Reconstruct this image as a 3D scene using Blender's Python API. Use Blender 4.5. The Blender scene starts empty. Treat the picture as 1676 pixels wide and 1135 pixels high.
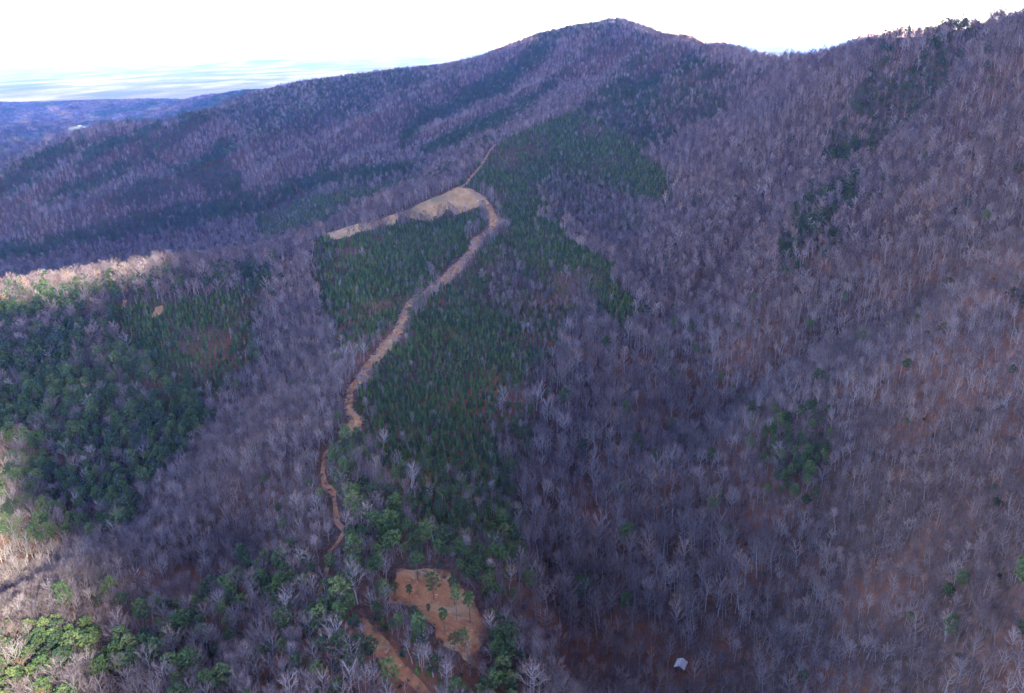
import bpy, bmesh, math, random
import numpy as np
from mathutils import Matrix, Vector

# ------------------------------------------------------------------ camera
SC = bpy.context.scene
PW, PH = 1676.0, 1135.0            # the photograph's own frame, used to read bearings off it
FOC = 1303.0                       # focal length in those pixels (a 28 mm equivalent lens)
PITCH, ROLL = math.radians(20.76), math.radians(-1.6)
CAMZ = 480.0                       # the drone hovers here; heights are metres above a datum
RC = Matrix.Rotation(math.pi / 2 - PITCH, 3, 'X') @ Matrix.Rotation(ROLL, 3, 'Z')
RN = np.array(RC)
cam = bpy.data.cameras.new("camera")
cam.sensor_width = 36.0
cam.lens = 36.0 * FOC / PW
cam.clip_start, cam.clip_end = 1.0, 300000.0
cam_ob = bpy.data.objects.new("camera", cam)
SC.collection.objects.link(cam_ob)
cam_ob.matrix_world = Matrix.Translation((0, 0, CAMZ)) @ RC.to_4x4()
SC.camera = cam_ob

# ------------------------------------------------------------------ light
SUN_EL, SUN_AZ = math.radians(27), math.radians(142)    # azimuth clockwise from +Y: behind the camera, to the right
SUN_DIR = np.array([math.sin(SUN_AZ) * math.cos(SUN_EL), math.cos(SUN_AZ) * math.cos(SUN_EL), math.sin(SUN_EL)])
sun = bpy.data.lights.new("sun", 'SUN')
sun.energy, sun.angle, sun.color = 2.4, math.radians(0.5), (1.0, 0.975, 0.86)
sun_ob = bpy.data.objects.new("sun", sun)
SC.collection.objects.link(sun_ob)
sun_ob.rotation_euler = Vector(SUN_DIR.tolist()).to_track_quat('Z', 'Y').to_euler()
world = bpy.data.worlds.new("World")
SC.world = world
world.use_nodes = True
wn = world.node_tree
bg = wn.nodes["Background"]
sky = wn.nodes.new("ShaderNodeTexSky")
sky.sky_type = 'NISHITA'
sky.sun_disc = False
sky.sun_elevation, sky.sun_rotation = SUN_EL, SUN_AZ
sky.altitude, sky.air_density, sky.dust_density, sky.ozone_density = 1500, 1.0, 0.2, 4.5
cast = wn.nodes.new("ShaderNodeMix")            # the camera's daylight balance leaves the shade violet
cast.data_type, cast.blend_type = 'RGBA', 'MULTIPLY'
cast.inputs[0].default_value = 1.0
cast.inputs[7].default_value = (1.31, 0.98, 1.06, 1)
wn.links.new(sky.outputs[0], cast.inputs[6])
wn.links.new(cast.outputs[2], bg.inputs[0])
bg.inputs[1].default_value = 0.15
SC.view_settings.view_transform = 'Standard'
SC.view_settings.look = 'None'
SC.view_settings.gamma = 1.0
SC.view_settings.exposure = 3.06
SC.render.engine = 'CYCLES'
cy = SC.cycles
cy.max_bounces, cy.diffuse_bounces, cy.glossy_bounces, cy.transmission_bounces = 3, 2, 1, 1
cy.volume_bounces = 1
cy.transparent_max_bounces = 4
cy.use_denoising = True
cy.caustics_reflective = cy.caustics_refractive = False

# ------------------------------------------------------------------ bearings
def rays(px, py):
    px, py = np.asarray(px, float), np.asarray(py, float)
    d = np.stack([px - PW / 2, PH / 2 - py, np.full_like(px, -FOC)], -1)
    return d @ RN.T

def at(px, py, r):
    """the point at horizontal range r along the bearing of photo pixel (px, py)"""
    d = rays(px, py)
    h = np.hypot(d[..., 0], d[..., 1])
    return np.stack([d[..., 0] / h * r, d[..., 1] / h * r, CAMZ + d[..., 2] / h * r], -1)

def to_px(p):
    q = (np.asarray(p, float) - np.array([0, 0, CAMZ])) @ RN
    w = np.maximum(-q[..., 2], 1e-3)
    return PW / 2 + FOC * q[..., 0] / w, PH / 2 - FOC * q[..., 1] / w, -q[..., 2]

# ------------------------------------------------------------------ terrain
CANOPY = 12.0
SKYLINE = [(1860,-4,960),(1760,4,1020),(1676,17,1080),(1620,22,1150),(1560,34,1230),(1480,50,1320),(1400,74,1420),(1340,90,1520),(1290,93,1620),(1230,87,1750),(1190,77,1850),(1160,69,1950),(1130,62,2050),
 (1100,56,2150),(1075,50,2250),(1050,42,2350),(1022,34,2450),(975,41,2500),(930,44,2520),(870,60,2580),(800,88,2640),(700,108,2700),(560,128,2740),(480,142,2720),
 (430,152,2680),(380,166,2600),(330,186,2520),(275,199,2450),(200,218,2400),(140,236,2350),(60,262,2300),(0,289,2250),(-150,350,2150)]
SPUR = [(1000,112,2200),(960,150,1950),(930,182,1780),(870,207,1620),(805,242,1470),(780,280,1380),(758,308,1300),
 (745,308,1290),(700,326,1240),(650,350,1190),(600,370,1150),(535,388,1110),(470,418,1060),(380,440,1020),(300,442,1000),(250,458,985),(150,489,980),(60,509,980),(0,524,980),(-150,558,980)]
GROUND = [(0,487,1130),(60,479,1130),(150,471,1120),(230,461,1090),(-150,525,1140),
 (770,340,1240),(700,362,1190),(640,360,1175),
 (800,330,1240),(818,362,1130),(800,385,1080),(772,410,1020),(745,440,950),(700,475,870),(665,500,820),(655,540,760),(640,570,720),(600,625,650),(575,660,600),(588,690,570),(562,725,530),(540,800,465),(555,860,420),(535,960,370),(590,1020,340),(640,1080,315),(690,1135,300),
 (700,935,385),(640,980,365),(790,1040,340),(720,1000,360),(770,1090,320),
 (440,480,940),(430,540,860),(390,620,780),(340,700,700),(240,790,640),(120,870,600),(50,930,570),(0,1020,510),
 (200,560,860),(100,640,800),(0,700,780),(0,560,930),(300,600,780),(100,760,700),(0,820,660),(0,900,600),
 (0,1075,400),(60,1010,430),(130,965,450),(220,920,470),(120,1100,370),(0,1135,380),(300,1000,410),(400,1100,340),(250,1135,330),(400,900,460),(450,800,500),(480,700,570),(350,850,500),
 (880,380,1080),(960,450,930),(1040,530,830),(900,480,920),(800,520,830),(850,620,700),(720,620,690),(700,740,550),(800,780,540),(840,880,460),(860,980,400),(870,1100,340),
 (1000,200,1700),(1050,260,1450),(1090,300,1330),(930,280,1420),(960,360,1190),(1040,400,1050),(1100,120,1950),(1150,200,1600),
 (1230,170,1560),(1190,280,1240),(1140,380,1040),(1080,480,900),(1020,580,770),(970,680,670),(930,780,590),(910,880,510),(890,980,440),(890,1080,380),
 (1400,300,1080),(1300,450,860),(1450,200,1200),(1550,150,1150),(1676,150,1000),(1676,300,830),(1676,400,720),(1550,400,800),(1500,520,720),(1350,560,740),(1200,640,700),(1676,550,590),(1676,700,470),(1500,700,530),(1300,700,590),(1100,750,610),(1676,850,390),(1500,900,420),(1300,900,470),(1100,900,490),(1676,1000,335),(1500,1050,355),(1300,1050,390),(1113,1095,385),(1676,1135,300),(1400,1135,335),(1000,1135,370),(1000,1000,430),
 (800,130,2450),(700,180,2300),(600,200,2250),(600,260,2000),(750,240,1750),(700,270,1700),(450,220,2250),(450,300,1950),(300,260,2150),(300,350,1900),(150,330,1950),(150,400,1750),(0,380,1900),(0,440,1700),(300,410,1700),(430,390,1650),(530,322,1620),(640,302,1600),(700,293,1580),(560,345,1450),(680,310,1450)]
RIBS = [  # crest (or, with a minus, draw) lines over the base relief: amplitude, half width, photo bearings
 (46, 50, [(222,228),(150,255),(60,290),(0,318)]),
 (54, 54, [(316,206),(245,243),(160,277),(60,320),(0,345)]),
 (56, 56, [(388,192),(340,222),(200,300),(85,355),(0,395)]),
 (50, 54, [(540,170),(470,235),(390,285),(250,340),(100,395)]),
 (46, 50, [(820,100),(740,150),(660,200),(560,250),(440,310)]),
 (32, 40, [(1030,70),(960,105),(860,165),(760,215),(660,255),(560,292)]),
 (12, 45, [(945,190),(1040,248),(1090,300)]),
 (9, 40, [(900,380),(980,450),(1035,520)]),
 (10, 50, [(1450,120),(1390,200),(1330,300),(1290,430)]),
 (-20, 28, [(1676,380),(1580,440),(1480,500),(1350,560),(1220,630),(1120,690)]),
 (-9, 25, [(1270,180),(1290,330),(1200,420),(1120,520)]),
 (-8, 22, [(900,300),(1000,390),(1080,470)]),
]

def rnd_lattice(ix, iy, seed):
    h = (ix.astype(np.int64) * 374761393 + iy.astype(np.int64) * 668265263 + seed * 1274126177) & 0xffffffff
    h = ((h ^ (h >> 13)) * 1274126177) & 0xffffffff
    return ((h ^ (h >> 16)) & 0xffff) / 65535.0

def vnoise(x, y, seed=0):
    ix, iy = np.floor(x), np.floor(y)
    fx, fy = x - ix, y - iy
    fx, fy = fx * fx * (3 - 2 * fx), fy * fy * (3 - 2 * fy)
    a, b = rnd_lattice(ix, iy, seed), rnd_lattice(ix + 1, iy, seed)
    c, d = rnd_lattice(ix, iy + 1, seed), rnd_lattice(ix + 1, iy + 1, seed)
    return (a + (b - a) * fx) * (1 - fy) + (c + (d - c) * fx) * fy

def fbm(x, y, scale, octaves=4, seed=0):
    """-1..1 noise whose largest lumps are `scale` metres"""
    out, amp, tot, s = 0.0, 1.0, 0.0, 1.0 / scale
    for k in range(octaves):
        out = out + amp * (vnoise(x * s + 17.3 * k, y * s - 9.1 * k, seed + k) * 2 - 1)
        tot += amp
        amp *= 0.5
        s *= 2.0
    return out / tot

def smooth(e0, e1, v):
    t = np.clip((v - e0) / (e1 - e0), 0, 1)
    return t * t * (3 - 2 * t)

PLAIN = CAMZ - 450.0
def control_points():
    P = []
    A = np.array(SKYLINE, float)
    q = at(A[:, 0], A[:, 1], A[:, 2])
    q[:, 2] -= CANOPY
    P += [tuple(v) for v in q]
    h = np.hypot(q[:, 0], q[:, 1])[:, None]
    for dr, dz in ((180, -45), (480, -150), (900, -270)):          # the far sides of the skyline ridge fall away
        b = q + np.concatenate([q[:, :2] / h * dr, np.full((len(q), 1), dz)], 1)
        b[:, 2] = np.maximum(b[:, 2], PLAIN + 5)
        P += [tuple(v) for v in b[::2]]
    b = q + np.concatenate([q[:, :2] / h * 60, np.full((len(q), 1), -13.0)], 1)
    P += [tuple(v) for v in b[:9]]
    A = np.array(SPUR, float)
    q = at(A[:, 0], A[:, 1], A[:, 2])
    P += [tuple(v) for v in q]
    L = np.concatenate([q[-8:-4], at(np.array([230,150,60,0,-150.]), np.array([461,471,479,487,525.]), np.array([1090,1120,1130,1130,1140.]))])                                                      # the valley behind the near left spur
    h = np.hypot(L[:, 0], L[:, 1])[:, None]
    b = L + np.concatenate([L[:, :2] / h * 190, np.full((len(L), 1), -62.0)], 1)
    P += [tuple(v) for v in b]
    A = np.array(GROUND, float)
    P += [tuple(v) for v in at(A[:, 0], A[:, 1], A[:, 2])]
    for x, y, z in [(-600, 0, -330), (-300, -200, -300), (0, 0, -330), (0, -300, -320), (250, 0, -250), (500, 0, -150), (700, 400, -110), (900, 750, -110), (1200, 0, -160),
                    (-900, 300, -360), (-1200, 700, -390), (-1500, 1200, -430), (-1900, 1700, -440), (-2300, 2300, -445), (-1700, 2500, -445),
                    (-1500, 3200, -448), (-500, 3900, -448), (600, 3700, -430), (1400, 2600, -300), (1500, 1500, -220), (-700, 600, -280), (-900, 900, -330),
                    (-800, -300, -380), (900, -400, -150)]:
        P.append((x, y, z + CAMZ))
    return np.array(P)

CP = control_points()
def tps_fit(P, lam=2e-4):
    n = len(P)
    X = P[:, :2] / 1000.0
    d = np.hypot(X[:, None, 0] - X[None, :, 0], X[:, None, 1] - X[None, :, 1])
    K = np.where(d > 0, d * d * np.log(np.maximum(d, 1e-9)), 0) + lam * np.eye(n)
    Q = np.c_[np.ones(n), X]
    M = np.block([[K, Q], [Q.T, np.zeros((3, 3))]])
    return X, np.linalg.solve(M, np.r_[P[:, 2], 0, 0, 0])
TX, TW = tps_fit(CP)
def tps(x, y):
    x, y = np.asarray(x, float).ravel() / 1000.0, np.asarray(y, float).ravel() / 1000.0
    out = np.empty(len(x))
    for s in range(0, len(x), 20000):
        xx, yy = x[s:s + 20000, None], y[s:s + 20000, None]
        d2 = (xx - TX[None, :, 0]) ** 2 + (yy - TX[None, :, 1]) ** 2
        out[s:s + 20000] = (0.5 * d2 * np.log(np.maximum(d2, 1e-12))) @ TW[:-3] + TW[-3] + TW[-2] * xx[:, 0] + TW[-1] * yy[:, 0]
    return out

def stretch(lo, hi, step, out_lo, out_hi, g=1.13):
    c = list(np.arange(lo, hi + 0.1, step))
    s, v = step, c[-1]
    while v < out_hi:
        s *= g
        v += s
        c.append(v)
    s, v = step, c[0]
    while v > out_lo:
        s *= g
        v -= s
        c.insert(0, v)
    return np.array(c)

GX = stretch(-1500, 760, 6.0, -90000, 90000)
GY = stretch(180, 2760, 6.0, -3000, 100000)
MX, MY = np.meshgrid(GX, GY)                       # row = y
def blend_weight(x, y):
    return 1 - smooth(0, 1200, np.maximum.reduce([-2100 - x, x - 1300, y - 3400, -500 - y, np.zeros_like(x)]))

HILLS = [((-80,172,7600),(60,172,7400),(130,168,7200),(230,165,6800),(290,173,6400), 700), ((300,176,5600),(340,160,5400),(400,150,5000),(450,150,4700), 420),
         ((-120,236,3500),(-40,238,3450),(40,241,3400), 260), ((-100,206,4800),(60,205,4700),(160,200,4500),(240,198,4300), 330),
         ((300,110,30000),(380,101,30000),(440,98,30000), 1800), ((1180,84,9000),(1300,84,9000),(1420,82,9000), 1200)]
def seg_dist(x, y, A, B):
    ab = B[:2] - A[:2]
    t = np.clip(((x - A[0]) * ab[0] + (y - A[1]) * ab[1]) / (ab @ ab), 0, 1)
    return np.hypot(x - A[0] - t * ab[0], y - A[1] - t * ab[1]), t

def height_base(x, y):
    sh = x.shape
    w = blend_weight(x, y)
    z = np.full(sh, PLAIN)
    m = w > 0
    z[m] = PLAIN + np.maximum(tps(x[m], y[m]) - PLAIN, -15) * w[m]
    r = np.hypot(x, y)
    far = smooth(2800, 4500, r) * (y > -4000)
    z = z + far * (14 * fbm(x, y, 900, 4, 5) + 26 * np.maximum(fbm(x, y, 2600, 3, 8), -0.1))
    for H in HILLS:
        pts = np.array([tuple(at(*p)) for p in H[:-1]])
        best = np.zeros(sh)
        for A, B in zip(pts[:-1], pts[1:]):
            d, t = seg_dist(x, y, A, B)
            hz = A[2] + (B[2] - A[2]) * t - PLAIN
            best = np.maximum(best, hz * np.exp(-(d / H[-1]) ** 2))
        z = np.maximum(z, PLAIN + best + 10 * fbm(x, y, 500, 3, 3) * (best > 8))
    return z

class Grid:
    def __init__(self, Z): self.Z = Z
    def __call__(self, x, y):
        x, y = np.asarray(x, float), np.asarray(y, float)
        i = np.clip(np.searchsorted(GX, x) - 1, 0, len(GX) - 2)
        j = np.clip(np.searchsorted(GY, y) - 1, 0, len(GY) - 2)
        u = (x - GX[i]) / (GX[i + 1] - GX[i])
        v = (y - GY[j]) / (GY[j + 1] - GY[j])
        Z = self.Z
        return (Z[j, i] * (1 - u) + Z[j, i + 1] * u) * (1 - v) + (Z[j + 1, i] * (1 - u) + Z[j + 1, i + 1] * u) * v

def hit(px, py, grid, rmin=150, rmax=9000):
    """where the bearings of photo pixels meet the ground"""
    d = rays(px, py)
    h = np.hypot(d[:, 0], d[:, 1])
    d = d / h[:, None]
    rr = rmin * (rmax / rmin) ** np.linspace(0, 1, 2200)
    out = np.zeros((len(d), 3))
    for k, v in enumerate(d):
        gap = CAMZ + v[2] * rr - grid(v[0] * rr, v[1] * rr)
        idx = np.nonzero(gap < 0)[0]
        if len(idx) and idx[0] > 0:
            i = idx[0]
            t = gap[i - 1] / (gap[i - 1] - gap[i])
            r = rr[i - 1] + (rr[i] - rr[i - 1]) * t
        else:
            r = rr[np.argmin(np.abs(gap))]
        out[k] = (v[0] * r, v[1] * r, grid(v[0] * r, v[1] * r))
    return out

ZB = height_base(MX, MY)
G0 = Grid(ZB)
def densify(pts, n=8):
    pts = np.asarray(pts, float)
    return np.concatenate([pts[i] + (pts[i + 1] - pts[i]) * np.linspace(0, 1, n, endpoint=False)[:, None] for i in range(len(pts) - 1)] + [pts[-1:]])
core = (MX > -1800) & (MX < 1000) & (MY > 100) & (MY < 3200)
Z = ZB.copy()
xc, yc = MX[core], MY[core]
rib_pts = []
RIBF = np.zeros(MX.shape)
for amp, wid, line in RIBS:
    P = hit(np.array(line, float)[:, 0], np.array(line, float)[:, 1], G0)
    rib_pts.append(P)
    best, along = np.full(xc.shape, 1e9), np.zeros(xc.shape)
    wx, wy = xc + 22 * fbm(xc, yc, 160, 2, 40), yc + 22 * fbm(xc, yc, 160, 2, 41)
    for n_, (A, B) in enumerate(zip(P[:-1], P[1:])):
        d_, t_ = seg_dist(wx, wy, A, B)
        along = np.where(d_ < best, (n_ + t_) / (len(P) - 1), along)
        best = np.minimum(best, d_)
    k = np.exp(-(best / wid) ** 1.6) * (.15 + .85 * smooth(0, .35, along))
    Z[core] += amp * k
    RIBF[core] += np.sign(amp) * k
roughness = smooth(500, 1500, np.hypot(xc, yc))
Z[core] += (3.6 + 4 * roughness) * fbm(xc, yc, 130, 4, 21) + (4 + 4 * roughness) * (0.4 - np.abs(fbm(xc, yc, 210, 3, 31)))
GRID = Grid(Z)
# ------------------------------------------------------------------ materials
class NT:
    """small helper round a material's node tree"""
    def __init__(self, name, rough=0.9):
        self.m = bpy.data.materials.new(name)
        self.m.use_nodes = True
        self.t = self.m.node_tree
        self.b = self.t.nodes["Principled BSDF"]
        self.b.inputs["Roughness"].default_value = rough
        self.b.inputs["Specular IOR Level"].default_value = 0.15
        self.pos = None
    def n(self, kind, **kw):
        k = self.t.nodes.new(kind)
        for a, v in kw.items():
            setattr(k, a, v)
        return k
    def l(self, a, b): self.t.links.new(a, b)
    def where(self):
        if self.pos is None: self.pos = self.n("ShaderNodeNewGeometry").outputs["Position"]
        return self.pos
    def noise(self, metres, detail=3.0, stretch=None, rough=0.55):
        v = self.where()
        if stretch:
            mp = self.n("ShaderNodeMapping")
            mp.inputs["Scale"].default_value = stretch
            self.l(v, mp.inputs["Vector"])
            v = mp.outputs[0]
        k = self.n("ShaderNodeTexNoise")
        k.inputs["Scale"].default_value = 1.0 / metres
        k.inputs["Detail"].default_value = detail
        k.inputs["Roughness"].default_value = rough
        self.l(v, k.inputs["Vector"])
        return k.outputs["Fac"]
    def rand(self): return self.n("ShaderNodeObjectInfo").outputs["Random"]
    def ramp(self, fac, stops, interp='LINEAR'):
        k = self.n("ShaderNodeValToRGB")
        k.color_ramp.interpolation = interp
        e = k.color_ramp.elements
        while len(e) < len(stops): e.new(0.5)
        for el, (p, c) in zip(e, stops):
            el.position = p
            el.color = (*c, 1) if len(c) == 3 else c
        self.l(fac, k.inputs[0])
        return k.outputs[0]
    def mix(self, fac, a, b, mode='MIX'):
        k = self.n("ShaderNodeMix", data_type='RGBA', blend_type=mode)
        for sock, v in ((k.inputs[0], fac), (k.inputs[6], a), (k.inputs[7], b)):
            if hasattr(v, "is_linked"): self.l(v, sock)
            elif isinstance(v, tuple): sock.default_value = (*v, 1)
            else: sock.default_value = v
        return k.outputs[2]
    def math(self, op, a, b=0.0, c=None):
        k = self.n("ShaderNodeMath", operation=op)
        for sock, v in zip(k.inputs, (a, b) if c is None else (a, b, c)):
            if hasattr(v, "is_linked"): self.l(v, sock)
            else: sock.default_value = v
        return k.outputs[0]
    def color(self, c):
        if isinstance(c, tuple): self.b.inputs["Base Color"].default_value = (*c, 1)
        else: self.l(c, self.b.inputs["Base Color"])
        return self
    def bump(self, h, strength, dist):
        k = self.n("ShaderNodeBump")
        k.inputs["Strength"].default_value = strength
        k.inputs["Distance"].default_value = dist
        self.l(h, k.inputs["Height"])
        self.l(k.outputs[0], self.b.inputs["Normal"])
        return self

M = {}
def flat_mat(name, c, rough=0.9, metal=0.0):
    t = NT(name, rough).color(c)
    t.b.inputs["Metallic"].default_value = metal
    M[name] = t.m

# twigs and branches: grey, mauve and tan trees side by side, stands that lean one way or the other
def twig_mat(name, dark=1.0):
    t = NT(name, 0.95)
    sh = lambda c: tuple(v * dark for v in c)
    one = t.ramp(t.rand(), [(0.0, sh((.080, .059, .057))), (0.3, sh((.140, .104, .099))), (0.62, sh((.202, .152, .138))), (0.84, sh((.27, .21, .185))), (0.93, sh((.38, .325, .29))), (0.965, sh((.29, .17, .11))), (1.0, sh((.34, .21, .13)))])
    stand = t.ramp(t.noise(120, 4, None, .65), [(0.35, (.84, .80, .86)), (0.65, (1.14, 1.02, .94))])
    t.color(t.mix(1.0, one, stand, 'MULTIPLY'))
    M[name] = t.m
twig_mat("twigs")
t = NT("grey_bark", 0.95)
dull = t.ramp(t.rand(), [(0, (.11, .088, .080)), (0.6, (.20, .168, .152)), (1, (.32, .285, .26))])
pale = t.ramp(t.rand(), [(0, (.24, .21, .195)), (0.5, (.38, .345, .325)), (1, (.56, .53, .50))])
t.color(t.mix(t.ramp(t.noise(170, 3), [(0.42, (.12, .12, .12)), (0.62, (.62, .62, .62))]), dull, pale))
M["grey_bark"] = t.m
t = NT("pine_bark", 0.95)
t.color(t.ramp(t.noise(0.8, 3), [(0.3, (.10, .065, .05)), (0.7, (.19, .125, .10))]))
M["pine_bark"] = t.m
def needle_mat(name, stops):
    t = NT(name, 0.85)
    one = t.ramp(t.rand(), stops)
    t.color(t.mix(1.0, one, t.ramp(t.noise(2.2, 2), [(0.3, (.72, .75, .75)), (0.7, (1.22, 1.18, 1.1))]), 'MULTIPLY'))
    M[name] = t.m
t = NT("russet_leaves", 1.0)
t.color(t.ramp(t.rand(), [(0, (.21, .105, .062)), (0.6, (.33, .175, .10)), (1, (.42, .26, .16))]))
M["russet_leaves"] = t.m
needle_mat("pine_needles", [(0, (.036, .060, .030)), (0.5, (.066, .108, .034)), (0.85, (.102, .146, .048)), (1, (.14, .165, .060))])
needle_mat("young_needles", [(0, (.032, .058, .024)), (0.45, (.058, .102, .027)), (0.8, (.092, .146, .034)), (1, (.13, .15, .045))])
needle_mat("dark_needles", [(0, (.026, .046, .022)), (0.5, (.044, .078, .030)), (1, (.078, .118, .040))])
needle_mat("laurel_leaves", [(0, (.020, .034, .022)), (1, (.035, .058, .032))])

t = NT("russet_brush", 1.0)
t.color(t.ramp(t.noise(1.6, 3), [(0.3, (.16, .08, .07)), (0.55, (.29, .155, .13)), (0.75, (.40, .25, .20))]))
M["russet_brush"] = t.m
# ------------------------------------------------------------------ ground
def mesh_from(name, co, faces, mats, fmat=None, smooth_=False):
    me = bpy.data.meshes.new(name)
    co, faces = np.asarray(co, np.float32), np.asarray(faces, np.int32)
    me.vertices.add(len(co))
    me.vertices.foreach_set('co', co.ravel())
    me.loops.add(faces.size)
    me.loops.foreach_set('vertex_index', faces.ravel())
    me.polygons.add(len(faces))
    me.polygons.foreach_set('loop_start', np.arange(0, faces.size, faces.shape[1], dtype=np.int32))
    for m in mats: me.materials.append(M[m])
    if fmat is not None: me.polygons.foreach_set('material_index', np.asarray(fmat, np.int32))
    if smooth_: me.polygons.foreach_set('use_smooth', np.ones(len(faces), bool))
    me.update(calc_edges=True)
    return me
def link(name, data, parent=None, **props):
    o = bpy.data.objects.new(name, data)
    SC.collection.objects.link(o)
    if parent: o.parent = parent
    for k, v in props.items(): o[k] = v
    return o

t = NT("leaf_litter", 1.0)
near = t.ramp(t.noise(3.5, 5, None, .7), [(0.25, (.035, .026, .024)), (0.5, (.085, .052, .038)), (0.72, (.17, .095, .058))])
sep = t.n("ShaderNodeVectorMath", operation='LENGTH')
t.l(t.where(), sep.inputs[0])
upslope = t.ramp(t.math('DIVIDE', sep.outputs['Value'], 2000.0), [(0.40, (1, 1, 1)), (0.62, (.12, .12, .12))])
near = t.mix(t.math('MULTIPLY', t.ramp(t.noise(90, 3), [(0.44, (0, 0, 0)), (0.66, (.95, .95, .95))]), upslope), near, (.26, .105, .050))
# the piedmont beyond the mountain: woods, hayfields and towns
fields = t.ramp(t.noise(800, 6, (0.6, .32, 1), .62), [(0.30, (.05, .06, .045)), (0.42, (.06, .055, .045)), (0.52, (.145, .12, .09)), (0.70, (.42, .38, .31))])
woods = t.ramp(t.noise(700, 8, (.8, .4, 1), .66), [(0.35, (.045, .045, .038)), (0.5, (.11, .085, .072)), (0.66, (.035, .048, .03))])
far = t.mix(t.ramp(t.noise(2600, 6, (.8, .4, 1), .6), [(0.34, (0, 0, 0)), (0.48, (1, 1, 1))]), woods, fields)
near2 = t.mix(t.ramp(t.math('DIVIDE', sep.outputs['Value'], 14000.0), [(0.42, (0, 0, 0)), (0.80, (1, 1, 1))]), woods, far)
t.color(t.mix(t.ramp(t.math('DIVIDE', sep.outputs['Value'], 10000.0), [(0.26, (0, 0, 0)), (0.36, (1, 1, 1))]), near, near2))
t.bump(t.noise(14, 3), 0.8, 5.0)
M["leaf_litter"] = t.m
ny, nx = MX.shape
ii = np.arange(ny - 1)[:, None] * nx + np.arange(nx - 1)[None, :]
link("terrain", mesh_from("terrain", np.stack([MX, MY, Z], -1).reshape(-1, 3), np.stack([ii, ii + 1, ii + nx + 1, ii + nx], -1).reshape(-1, 4), ["leaf_litter"], smooth_=True), kind="structure")

# sheets lying on the ground: outlines read off the photograph, draped on the terrain
def inside(x, y, poly):
    x, y = np.asarray(x, float), np.asarray(y, float)
    c = np.zeros(x.shape, bool)
    n = len(poly)
    for i in range(n):
        (x1, y1), (x2, y2) = poly[i][:2], poly[i - 1][:2]
        if y1 == y2: continue
        c ^= ((y1 > y) != (y2 > y)) & (x < (x2 - x1) * (y - y1) / (y2 - y1) + x1)
    return c
def edge_dist(x, y, poly, closed=True):
    best = np.full(np.shape(x), 1e9)
    P = np.asarray(poly, float)
    for i in range(0 if closed else 1, len(P)):
        best = np.minimum(best, seg_dist(x, y, P[i - 1], P[i])[0])
    return best
FIELD_PX = [(530,384),(550,378),(568,372),(604,365),(612,364),(626,358),(651,350),(689,333),(723,320),(748,306),(770,309),(793,322),(804,336),(795,342),(786,336),(768,346),(746,352),(734,342),(725,350),(710,363),(698,363),(676,359),(655,354),(645,369),(624,370),(614,374),(606,378),(590,380),(571,388),(545,394),(536,391)]
ROAD_PX = [(795,341),(804,335),(816,356),(820,365),(812,376),(793,391),(783,405),(764,428),(753,445),(734,464),(706,475),(688,490),(674,499),(668,520),(663,540),(650,560),(634,579),(622,594),(608,601),(606,611),(608,621),(598,627),(585,631),(578,643),(577,666),(583,678),(595,685),(593,698),(584,710),(567,719),
 (552,716),(558,706),(577,687),(565,676),(564,655),(572,634),(584,616),(595,599),(613,576),(632,556),(647,536),(652,520),(665,494),(693,477),(717,458),(744,432),(766,411),(774,390),(801,373),(799,358)]
CLEARING_PX = [(652,933),(687,930),(710,930),(732,936),(746,953),(770,974),(782,999),(797,1020),(794,1045),(785,1059),(787,1078),(795,1109),(778,1093),(757,1081),(745,1066),(722,1054),(715,1028),(693,1016),(676,994),(652,988),(633,987),(638,962)]
PATCHES_PX = [[(147,508),(150,497),(162,494),(167,505),(157,510)], [(245,520),(251,504),(265,500),(265,511),(256,520)], [(197,505),(200,492),(206,491),(206,503)], [(449,438),(470,430),(498,420),(499,424),(474,434),(452,442)]]
def world_poly(px):
    a = np.array(px, float)
    return hit(a[:, 0], a[:, 1], GRID)
def wiggle(P, amp, scale, n=6):
    """a natural edge: subdivide and jitter"""
    Q = densify(np.vstack([P, P[:1]]), n)[:-1]
    Q[:, 0] += amp * fbm(Q[:, 0], Q[:, 1], scale, 3, 77)
    Q[:, 1] += amp * fbm(Q[:, 0], Q[:, 1], scale, 3, 78)
    return Q
def sheet(name, poly, material, lift, step):
    """a draped sheet filling a polygon, its rim following the outline"""
    bm = bmesh.new()
    vs = [bm.verts.new((p[0], p[1], 0)) for p in poly]
    es = [bm.edges.new((vs[i - 1], vs[i])) for i in range(len(vs))]
    bmesh.ops.triangle_fill(bm, edges=es, use_beauty=True)
    bmesh.ops.triangulate(bm, faces=bm.faces[:])
    for _ in range(6):
        long_ = [e for e in bm.edges if e.calc_length() > step]
        if not long_: break
        bmesh.ops.subdivide_edges(bm, edges=long_, cuts=1)
        bmesh.ops.triangulate(bm, faces=bm.faces[:])
    co = np.array([v.co[:] for v in bm.verts])
    z = GRID(co[:, 0], co[:, 1]) + lift
    for v, h in zip(bm.verts, z): v.co.z = h
    bmesh.ops.recalc_face_normals(bm, faces=bm.faces[:])
    if sum(f.normal.z for f in bm.faces) < 0: bmesh.ops.reverse_faces(bm, faces=bm.faces[:])
    me = bpy.data.meshes.new(name)
    bm.to_mesh(me)
    bm.free()
    me.materials.append(M[material])
    return link(name, me, kind="structure")
def ribbon_poly(line_px, widths):
    P = densify(world_poly(line_px), 4)
    w = np.interp(np.linspace(0, 1, len(P)), np.linspace(0, 1, len(widths)), widths)
    T = np.gradient(P[:, :2], axis=0)
    T /= np.linalg.norm(T, axis=1)[:, None] + 1e-9
    N = np.stack([-T[:, 1], T[:, 0]], 1)
    w = w * (1 + 0.35 * fbm(P[:, 0], P[:, 1], 14, 2, 9))
    a = P[:, :2] + N * w[:, None] / 2
    b = P[:, :2] - N * w[:, None] / 2
    return np.c_[np.vstack([a, b[::-1]]), np.zeros(2 * len(P))]

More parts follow.
